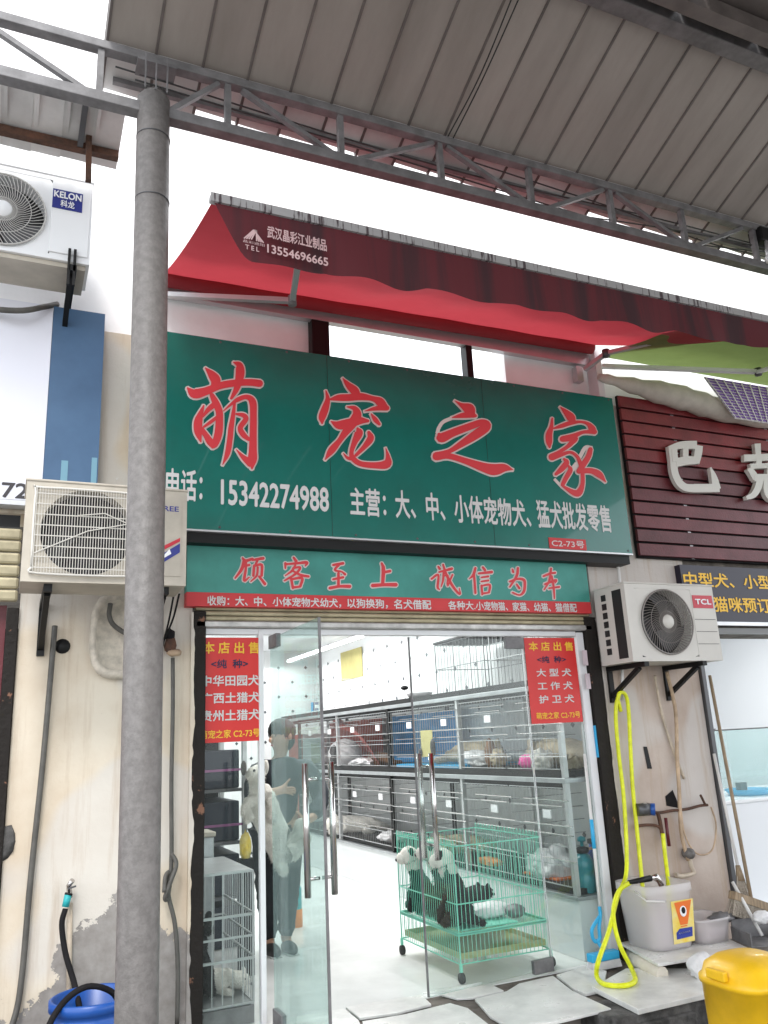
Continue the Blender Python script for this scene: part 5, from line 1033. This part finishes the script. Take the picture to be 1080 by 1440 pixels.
def sitting_dog(x, y, z, s, h, mb, mh, label, cap=None, grp=None):
    t = thing('dog', label, 'dog', (x, y, z), grp); c, sn = math.cos(h), math.sin(h)
    def W_(a, b_, c_): return Vector((x + s * (a * c - b_ * sn), y + s * (a * sn + b_ * c), z + s * c_))
    V = [(0, 0, .16, .17), (.05, 0, .32, .15), (.11, 0, .46, .115), (.15, 0, .57, .09), (.20, 0, .68, .105), (.30, 0, .65, .06), (.36, 0, .63, .04), (.12, .09, .35, .06), (.20, .10, .17, .04), (.24, .10, .03, .04), (.12, -.09, .35, .06), (.20, -.10, .17, .04), (.24, -.10, .03, .04),
         (.02, .13, .12, .09), (.18, .16, .05, .04), (.02, -.13, .12, .09), (.18, -.16, .05, .04), (-.14, 0, .08, .04), (-.28, .05, .05, .025)]
    E_ = chain(0, 1, 2, 3, 4, 5, 6) + chain(1, 7, 8, 9) + chain(1, 10, 11, 12) + chain(0, 13, 14) + chain(0, 15, 16) + chain(0, 17, 18)
    o = skin('body', [(*W_(*v[:3]), v[3] * s) for v in V], E_, mb, t, 2)
    hd = W_(.20, 0, .68)
    if mh: MB().blob(hd, (.118 * s, .118 * s, .115 * s), .10, 3, 2, 3).blob(W_(.30, 0, .65), (.075 * s,) * 3, .08, 3, 1, 2).blob(W_(.15, 0, .56), (.105 * s, .105 * s, .11 * s), .14, 3, 4, 3).build('head_fur', mh, t)
    head_bits(hd, (c, sn, -.1), .11 * s, t)
    for q in (-1, 1):
        e = W_(.19, q * .085, .75); MB().blob(e + Vector((0, 0, -.03 * s)), (.04 * s, .04 * s, .065 * s), .1, 2, 1, 2).build('ear', cap or mb, t)
    return t
def lying_dog(x, y, z, s, h, m, label, grp=None):
    t = thing('dog', label, 'dog', (x, y, z), grp); c, sn = math.cos(h), math.sin(h)
    def W_(a, b_, c_): return (x + s * (a * c - b_ * sn), y + s * (a * sn + b_ * c), z + s * c_)
    V = [(-.25, 0, .13, .13), (-.05, 0, .15, .14), (.15, .0, .15, .13), (.28, .04, .15, .09), (.38, .06, .14, .09), (.47, .08, .10, .055), (.2, .12, .05, .045), (.38, .16, .03, .035), (.2, -.12, .05, .045), (.38, -.12, .03, .035), (-.3, .14, .07, .08), (-.14, .18, .03, .035), (-.42, -.05, .06, .04), (-.38, -.22, .04, .03)]
    skin('body', [(*W_(*v[:3]), v[3] * s) for v in V], chain(0, 1, 2, 3, 4, 5) + chain(2, 6, 7) + chain(2, 8, 9) + chain(0, 10, 11) + chain(0, 12, 13), m, t, 2)
    head_bits(Vector(W_(.38, .06, .15)), (c, sn, -.25), .09 * s, t)
    for q in (-1, 1): MB().blob(Vector(W_(.33, .06 + q * .08, .2)), (.03 * s, .03 * s, .05 * s), .1, 2, 1, 2).build('ear', m, t)
    return t
# green puppy cage on castors
CX0, CX1, CY0, CY1 = 2.72, 3.40, .12, 1.0
gc = wire_cage('puppy_cage', 'mint green wire cage on castors holding the black and white puppies', CX0, CX1, CY0, CY1, .205, .90, 'cage_green', .030, False, r=.0030)
fl_ = MB()
for i in range(30):
    x = CX0 + (CX1 - CX0) * i / 29; fl_.bar((x, CY0, .372), (x, CY1, .372), .004)
fl_.build('floor_grid', 'cage_green', gc)
MB().box(CX0 + .02, CX1 - .02, CY0 + .02, CY1 - .02, .225, .231).box(CX0 + .02, CX1 - .02, CY0 + .02, CY0 + .028, .2315, .262).box(CX0 + .02, CX1 - .02, CY1 - .028, CY1 - .02, .2315, .262).box(CX0 + .02, CX0 + .028, CY0 + .0285, CY1 - .0285, .2315, .262).box(CX1 - .028, CX1 - .02, CY0 + .0285, CY1 - .0285, .2315, .262).build('waste_tray', 'cage_tray', gc)
lgb = MB()
for z in (.372, .38):
    for p, q in (((CX0, CY0), (CX1, CY0)), ((CX1, CY0), (CX1, CY1)), ((CX1, CY1), (CX0, CY1)), ((CX0, CY1), (CX0, CY0))): lgb.bar((*p, z), (*q, z), .012)
lgb.build('tray_rail', 'cage_green', gc)
for p in ((CX0, CY0), (CX1, CY0), (CX1, CY1), (CX0, CY1)):
    l_ = MB().bar((*p, .16), (*p, .206), .016).build('leg', 'cage_green', gc)
    MB().lathe((p[0] - .012, p[1], .127), [(0, 0), (.030, 0), (.032, .006), (.032, .02), (.030, .026), (0, .026)], 16, 'x').build('castor', 'rubber', l_)
tb = MB()
for i in range(22):
    for (xa, ya, xb, yb2) in ((CX0, CY0 + (CY1 - CY0) * i / 21, CX0, 0), (CX1, CY0 + (CY1 - CY0) * i / 21, CX1, 0)):
        tb.tube([(xa, ya - .008, .90), (xa, ya - .008, .925), (xa, ya, .935), (xa, ya + .008, .925), (xa, ya + .008, .90)], .0028, 4, False)
tb.build('rim_loops', 'cage_green', gc, kind='stuff')
lidp = MB()
for i in range(16): y = CY0 + .02 + (CY1 - CY0 - .04) * i / 15; lidp.bar((CX0 + .02, y, .912 + .02 * math.sin(i)), (CX0 + .40, y, .92), .003) if False else None
tag(MB().box(CX0 + .05, CX1 - .2, CY0 + .05, CY1 - .15, .381, .39).build('mesh_mat', 'cage_green', bevel=.003), 'mint plastic mat on the floor of the puppy cage', 'mat')
tag(MB().blob((3.13, .42, .43), (.16, .13, .05), .25, 3, 3, 3, .8).build('crumpled_pad', 'pad_white'), 'crumpled white pad beside the puppies in the green cage', 'pad')
tag(MB().blob((3.25, .28, .43), (.07, .07, .045), .05, 2, 3, 3, .7).build('steel_dish', 'steel_grey'), 'grey dome shaped dish in the green cage', 'dish')
sitting_dog(2.83, .25, .392, .60, 2.2, 'fur_black', 'fur_white', 'nearest black puppy with white head pressed to the front corner of the green cage', 'fur_black')
sitting_dog(2.90, .52, .392, .64, 2.5, 'fur_black', 'fur_white', 'middle puppy with white head and black back raised highest in the green cage', 'fur_black')
sitting_dog(2.86, .84, .392, .56, 2.9, 'fur_black', 'fur_white', 'puppy with black ear patch at the far left corner of the green cage', 'fur_black')
lying_dog(3.10, .66, .392, .62, .3, 'fur_black', 'black dog lying behind the three puppies in the green cage')
# dogs and bedding in the rack
def RK(px, py, x=3.9): return at(px, py, x=x).y
lying_dog(3.92, RK(500, 1145), .54, .85, 2.4, 'fur_white', 'fluffy white dog lying in the lower cage near the door handle')
lying_dog(4.0, RK(640, 1180), .54, .7, 2.8, 'fur_cream', 'cream dog lying in the lower cage behind the green cage rim')
lying_dog(3.95, RK(655, 1065), 1.345, .85, -1.5, 'fur_cream', 'cream dog asleep in the upper cage beside the blue sheet')
lying_dog(4.05, RK(800, 1060, 4.05), 1.315, .95, 1.6, 'fur_cream', 'pale yellow dog in the upper cage nearest the window')
lying_dog(3.95, RK(532, 1060), 1.315, .62, 1.5, 'fur_brown', 'small brown curly dog curled in the red lined cage')
def lump(px, py, x, z, r, m, name, label, cat, seed=3, amp=.28): tag(MB().blob((x, at(px, py, x=x).y, z), r, amp, 2.6, seed, 4, .72).build(name, m), label, cat)
lump(672, 1070, 3.85, 1.39, (.10, .30, .075), 'pad_white', 'white_cushion', 'white cushion in the upper cage beside the sleeping cream dog', 'cushion', 7)
lump(690, 1062, 3.78, 1.43, (.05, .05, .13), 'fur_brown', 'brown_cushion', 'brown rimmed cushion edge standing in the upper cage', 'cushion', 5, .1)
lump(700, 1066, 3.82, 1.40, (.07, .09, .08), 'fur_cream', 'cream_toy', 'cream soft toy behind the brown rimmed cushion', 'toy', 15)
lump(743, 1070, 3.80, 1.37, (.07, .09, .06), 'pink', 'pink_toy', 'bright pink soft toy in the upper cage near the window', 'toy', 2, .15)
lump(762, 1068, 3.80, 1.38, (.08, .09, .09), 'fur_white', 'white_toy', 'white fluffy toy between the pink toy and the pale dog', 'toy', 22)
lump(778, 1200, 3.90, .60, (.18, .20, .14), 'pad_white', 'white_blanket', 'white blanket heap on a red tray in the lowest cage by the spray bottle', 'blanket', 13)
q = RK(778, 1200); tag(MB().box(3.75, 4.12, q - .24, q + .22, .536, .552).build('red_tray', 'label_orange', bevel=.004), 'orange red tray beneath the white blanket heap', 'tray')
lump(622, 1178, 3.85, .60, (.16, .26, .09), 'cage_tray', 'green_towel', 'pale green towel heap in the lower cage', 'towel', 23)
lump(688, 1195, 3.76, .575, (.06, .16, .035), 'orange', 'orange_towel', 'orange towel in the lower cage behind the green cage', 'towel', 21)
lump(552, 1176, 3.85, .59, (.13, .22, .06), 'pad_white', 'white_towel', 'white towel heap in the lower cage left of the green towel', 'towel', 33)
hy = RK(480, 1068); ph = thing('pet_house', 'white igloo pet bed with round dark opening in the far upper cage', 'pet bed', (3.95, hy, 1.315))
MB().blob((3.95, hy, 1.43), (.2, .30, .2), .05, 2, 3, 3, .5).build('dome', 'pad_white', ph); MB().lathe((3.765, hy - .06, 1.44), [(0, -.012), (.10, -.010), (.12, .02)], 20, 'x').build('opening', 'black', ph)
lump(512, 1076, 3.85, 1.345, (.14, .30, .05), 'pad_white', 'white_mat', 'rumpled white mat before the small brown dog', 'mat', 43)
q = at(600, 1045, x=3.63).y; lab = thing('name_card', 'yellow green card with black figure clipped on the blue lined cage', 'card', (3.62, q, 1.45)); MB().box(3.630, 3.636, q - .12, q + .12, 1.42, 1.66).build('card', 'paper_yellow', lab)
MB().blob((3.62, q - .14, 1.50), (.012, .05, .09), .25, 4, 3, 2).blob((3.62, q + .12, 1.46), (.012, .03, .04), .2, 4, 5, 2).build('black_figure', 'black', lab)

# silver cage by the left window
sc_ = wire_cage('steel_cage', 'silver wire cage with slide out tray standing behind the left window', .97, 1.385, .14, .88, .2, .89, 'cage_steel', .052, False, r=.005)
MB().box(.98, 1.375, .15, .87, .892, .898).build('top_sheet', 'cage_steel', sc_); MB().box(.975, 1.38, .15, .87, .185, .198).build('floor_sheet', 'steel_bench', sc_)
for z in (.43, .66): MB().bar((.97, .13, z), (1.385, .13, z), .014).bar((1.391, .14, z), (1.391, .88, z), .012).build('cross_rail', 'cage_steel', sc_)
for p in ((.975, .145), (1.38, .145), (1.38, .875), (.975, .875)): MB().bar((*p, .094), (*p, .199), .02).build('leg', 'cage_steel', sc_)
MB().box(.97, 1.385, .125, .14, .10, .19).build('tray_front', 'steel_grey', sc_)
sitting_dog(1.08, .42, .20, .60, -1.2, 'fur_black', None, 'shaggy black dog sitting in the silver cage')
lying_dog(1.24, .50, .20, .50, -.9, 'fur_white', 'white puppy with grey face lying in the silver cage')
RX = at(347, 1150, y=1.95).x
dr = thing('dark_rack', 'dark rack of navy crates standing behind the silver cage', 'rack', (RX - .4, 2.2, .1))
for y in (1.95, 2.75):
    for x in (RX - .80, RX - .02): MB().box(x - .018, x + .018, y - .018, y + .018, .096, 2.3).build('upright', 'cage_steel_dark' if x < RX - .1 else 'cage_steel', dr)
for z in (.45, .85, 1.25, 1.65, 2.05): MB().box(RX - .78, RX - .04, 1.94, 2.76, z, z + .025).build('shelf', 'steel_dark', dr)
MB().box(RX - .78, RX - .04, 2.77, 2.78, .1, 2.3).build('back_panel', 'black_matte', dr)
for j, z in enumerate((.1, .477, .877, 1.277, 1.677)):
    for i in range(2):
        tag(MB().box(RX - .77 + i * .365, RX - .42 + i * .365, 1.97, 2.7, z, z + .30).build('navy_crate', 'navy_crate', bevel=.012), 'navy crate %s of the dark rack, %s' % (('on the floor', 'on the lowest shelf', 'on the second shelf', 'on the third shelf', 'on the top shelf')[j], ('toward the wall', 'beside the person')[i]), 'crate', 'navy crates on the dark rack')
for z in (.99, 1.41): MB().box(RX - .78, RX - .04, 1.93, 1.939, z, z + .018).build('purple_edge', 'purple', dr)
gb = thing('grey_box', 'grey storage box behind the silver cage', 'box', (1.2, 1.05, .1)); MB().box(1.0, 1.34, .95, 1.19, .096, 1.02).build('body', 'steel_bench', gb, bevel=.01); MB().box(.99, 1.35, .94, 1.2, 1.0205, 1.05).build('lid', 'ac_old', gb, bevel=.006)
# spray bottle, broom parts at the bench end
sp = thing('spray_bottle', 'teal pump spray bottle standing on the bench end', 'spray bottle', (3.84, .22, .5))
q = Vector((3.80, .20, .496))
MB().lathe(q, [(0, 0), (.066, 0), (.072, .01), (.072, .10), (.064, .125), (.072, .15), (.070, .20), (.045, .245), (.03, .255), (0, .255)], 24).build('bottle', 'teal_plastic', sp)
MB().lathe(q, [(.035, .256), (.045, .262), (.045, .29), (.02, .30), (0, .30)], 16).build('collar', 'black', sp); MB().lathe(q, [(.012, .301), (.012, .33), (.03, .335), (.03, .36), (0, .37)], 12).build('pump_knob', 'teal_plastic', sp); MB().tube([q + Vector((.03, -.01, .28)), q + Vector((.10, -.03, .285))], .01, 8).build('spout', 'skin', sp)
sp2 = thing('spray_bottle', 'clear blue bottle half hidden behind the teal spray bottle', 'spray bottle', (3.9, .2, .5)); MB().lathe((3.93, .27, .496), [(0, 0), (.05, 0), (.055, .01), (.055, .20), (.03, .25), (.015, .27), (.015, .30), (0, .30)], 18).build('bottle', 'blue_plastic', sp2); MB().box(3.915, 3.945, .25, .29, .797, .83).build('cap', 'black', sp2)
br_ = thing('scrub_brush', 'sky blue scrubbing brush with loop handle leaning by the white frame', 'brush', (3.77, -.12, .15))
u0 = at(843, 1275, y=-.10); u1 = at(838, 1312, y=-.12)
MB().tube(spline([u0, u0 + Vector((.0, 0, -.05)), u1 + Vector((.03, 0, .03)), u1 + Vector((.025, 0, -.035)), u1 + Vector((-.01, 0, -.05)), u1 + Vector((-.03, 0, -.02)), u1 + Vector((-.025, 0, .03)), u0 + Vector((-.01, 0, -.06))], 5), .012, 8).build('loop_handle', 'sky_plastic', br_)
w0 = at(850, 1345, y=-.12); MB().box(w0.x - .12, w0.x + .10, -.15, -.09, w0.z - .02, w0.z + .03).build('brush_head', 'sky_plastic', br_, bevel=.006)
b = MB()
for i in range(30):
    for j in range(4): b.bar((w0.x - .115 + i * .0073, -.147 + j * .018, w0.z - .02), (w0.x - .12 + i * .0077, -.155 + j * .022, w0.z - .065), .005)
b.build('bristles', 'pad_white', br_, kind='stuff'); MB().tube([w0 + Vector((0, 0, .03)), u1 + Vector((0, 0, -.04))], .012, 8).build('neck', 'sky_plastic', br_)
ws_ = thing('mop_stick', 'white and blue mop stick standing against the white door frame', 'mop', (3.78, -.06, .1)); s0, s1 = at(822, 1060, y=-.04), at(850, 1335, y=-.06)
MB().tube([s0, s1], .011, 8).build('stick', 'white_pipe', ws_); MB().tube([s0.lerp(s1, .35), s0.lerp(s1, .5)], .0135, 8).build('blue_grip', 'sky_plastic', ws_)

# ------------------------------------------------------------------ person holding a white dog
pr = thing('person', 'person in dark jacket and trousers cradling a white dog behind the open door', 'person', (2.03, 1.67, .095))
px_, py_ = 2.03, 1.67
B = [(px_ - .02, py_, 1.0, .13), (px_, py_, 1.2, .13), (px_ + .02, py_, 1.38, .145), (px_ + .01, py_ - .01, 1.50, .06), (px_, py_ - .03, 1.56, .058), (px_ - .01, py_ - .045, 1.64, .100), (px_ - .01, py_ - .03, 1.73, .088),
     (px_ - .19, py_ - .01, 1.42, .07), (px_ - .27, py_ - .13, 1.20, .052), (px_ - .15, py_ - .28, 1.25, .036), (px_ - .07, py_ - .31, 1.27, .034),
     (px_ + .22, py_ - .01, 1.42, .07), (px_ + .31, py_ - .12, 1.18, .052), (px_ + .17, py_ - .27, 1.04, .036), (px_ + .08, py_ - .31, 1.03, .034),
     (px_ - .12, py_, .92, .105), (px_ - .12, py_ - .01, .55, .068), (px_ - .10, py_ + .02, .17, .042), (px_ - .11, py_ - .10, .13, .035),
     (px_ + .07, py_, .92, .105), (px_ + .05, py_ - .01, .55, .068), (px_ + .03, py_ + .02, .17, .042), (px_ + .02, py_ - .10, .13, .035)]
E_ = chain(0, 1, 2, 3, 4, 5, 6) + chain(2, 7, 8, 9, 10) + chain(2, 11, 12, 13, 14) + chain(0, 15, 16, 17, 18) + chain(0, 19, 20, 21, 22)
for hnd, side in ((10, 1), (14, -1)):   # five fingers on each hand
    w = Vector(B[hnd][:3])
    for k in range(5):
        ln = (.05, .075, .08, .075, .055)[k]; off = Vector((.0, 0, .03 - .015 * k)); dr_ = Vector((side * .8, -.15, -.1 if k else .7)).normalized()
        i0 = len(B); B += [(*(w + off * .8 + dr_ * .03), .010), (*(w + off + dr_ * (.03 + ln * .6) + Vector((0, -.004, 0))), .009), (*(w + off + dr_ * (.02 + ln) + Vector((0, .02, -.01))), .008)]
        E_ += [(hnd, i0), (i0, i0 + 1), (i0 + 1, i0 + 2)]
skin('body', B, E_, 'skin', pr, 2)
J = [B[i] for i in (0, 1, 2, 3)]; up1 = .022
JV = [(px_ - .02, py_, .93, .165), (px_, py_, 1.2, .158), (px_ + .02, py_, 1.38, .172), (px_ + .01, py_, 1.50, .080), ] + [(*B[i][:3], B[i][3] + .026) for i in (7, 8, 9, 11, 12, 13)]
skin('jacket', JV, chain(0, 1, 2, 3) + chain(2, 4, 5, 6) + chain(2, 7, 8, 9), 'jacket', pr, 2)
TV = [(px_ - .02, py_, 1.0, .14)] + [(*B[i][:3], B[i][3] + .026) for i in (15, 16, 17, 19, 20, 21)]
skin('trousers', TV, chain(0, 1, 2, 3) + chain(0, 4, 5, 6), 'trousers', pr, 2)
MB().blob((px_ + .012, py_ - .022, 1.70), (.112, .112, .105), .07, 5, 3, 4).blob((px_ + .04, py_ - .01, 1.64), (.082, .09, .095), .07, 5, 5, 3).build('hair', 'hair', pr)
for k in (18, 22):
    p = B[k]; sh = MB().blob((p[0], p[1], .125), (.052, .14, .05), 0, 1, 1, 3, .62).build('shoe', 'shoe', pr); MB().box(p[0] - .045, p[0] + .045, p[1] - .12, p[1] + .12, .095, .105).build('sole', 'sole', sh, bevel=.01)
hc = Vector((px_ - .01, py_ - .04, 1.655)); fd = Vector((-.86, -.5, -.1)).normalized(); sd_ = fd.cross(Vector((0, 0, 1))).normalized(); MB().blob(hc + fd * .108 + Vector((0, 0, -.01)), (.018, .016, .02), 0, 1, 1, 2).build('nose', 'skin', pr)
MB().blob(hc + fd * .092 + Vector((0, 0, -.052)), (.012, .022, .007), 0, 1, 1, 2).build('mouth', 'red_cloth', pr)
for q in (-1, 1): MB().blob(hc + fd * .088 + sd_ * q * .034 + Vector((0, 0, .02)), (.008, .008, .006), 0, 1, 1, 2).build('eye', 'nose', pr); MB().blob(hc + sd_ * q * .098 + fd * -.01, (.016, .016, .03), 0, 1, 1, 2).build('ear', 'skin', pr)
dgt = thing('dog', 'white dog with grey ears held upright in the arms of the person', 'dog', (2.0, 1.33, 1.1))
def D_(px, py, y, r): v = at(px, py, y=y); return (v.x, v.y, v.z, r)
DV = [D_(388, 1188, 1.30, .125), D_(379, 1152, 1.27, .125), D_(368, 1118, 1.27, .105), D_(362, 1102, 1.25, .075), D_(359, 1082, 1.20, .082), D_(362, 1095, 1.10, .040),
      D_(352, 1124, 1.18, .050), D_(344, 1140, 1.13, .036), D_(352, 1156, 1.10, .034), D_(380, 1118, 1.18, .050), D_(384, 1140, 1.14, .040), D_(380, 1156, 1.11, .034),
      D_(404, 1198, 1.28, .085), D_(420, 1172, 1.22, .055), D_(424, 1150, 1.19, .034), D_(402, 1206, 1.24, .075), D_(424, 1190, 1.16, .048), D_(434, 1176, 1.10, .034), D_(395, 1222, 1.36, .045), D_(404, 1230, 1.33, .03)]
skin('body', DV, chain(0, 1, 2, 3, 4, 5) + chain(2, 6, 7, 8) + chain(2, 9, 10, 11) + chain(0, 12, 13, 14) + chain(0, 15, 16, 17) + chain(0, 18, 19), 'fur_white', dgt, 2)
hd = Vector(DV[4][:3]); head_bits(hd, (.10, -1, -.35), .085, dgt)
for dx, dz in ((-.088, .015), (.080, .012)): MB().blob(hd + Vector((dx, .0, dz)), (.022, .022, .055), .1, 2, 1, 2).build('ear', 'fur_grey' if dx < 0 else 'fur_white', dgt, label='grey ear' if dx < 0 else 'white ear')
# small things behind the person
bt = thing('cleaner_bottle', 'bottle with orange base and pale green stripes beyond the person', 'bottle', (2.6, 2.6, .1)); q = at(414, 1205, y=2.4)
MB().lathe((q.x, 2.4, .095), [(0, 0), (.06, 0), (.06, .14), (0, .14)], 16).build('orange_base', 'orange', bt) ; MB().lathe((q.x, 2.4, .2351), [(.055, 0), (.055, .16), (.02, .24), (0, .25)], 16).build('pale_body', 'turq', bt)
ye = thing('paper_bundle', 'yellow and white paper bundle beside the silver cage', 'papers', (1.5, 1.2, .1)); q = at(345, 1190, y=1.15); MB().blob((q.x, 1.15, q.z), (.04, .04, .10), .3, 3, 3, 3).build('paper', 'label_yellow', ye); MB().box(q.x - .05, q.x + .05, 1.10, 1.2, .096, q.z - .08).build('carton', 'black_matte', ye)
wr_ = thing('pink_cabinet', 'pale cabinet with pink side and green bottles by the back wall', 'cabinet', (3.2, 6.8, .1)); a = at(425, 1010, y=6.6); b_ = at(450, 1010, y=6.6)
MB().box(a.x, b_.x + .1, 6.6, 7.1, .096, 1.72).build('carcass', 'white_shop', wr_, bevel=.01); MB().box(a.x - .05, a.x - .001, 6.6, 7.1, .096, 1.72).build('pink_side', 'red_cloth', wr_)
MB().box(a.x + .12, a.x + .25, 6.585, 6.599, 1.1, 1.6).build('green_panel', 'cage_tray', wr_)
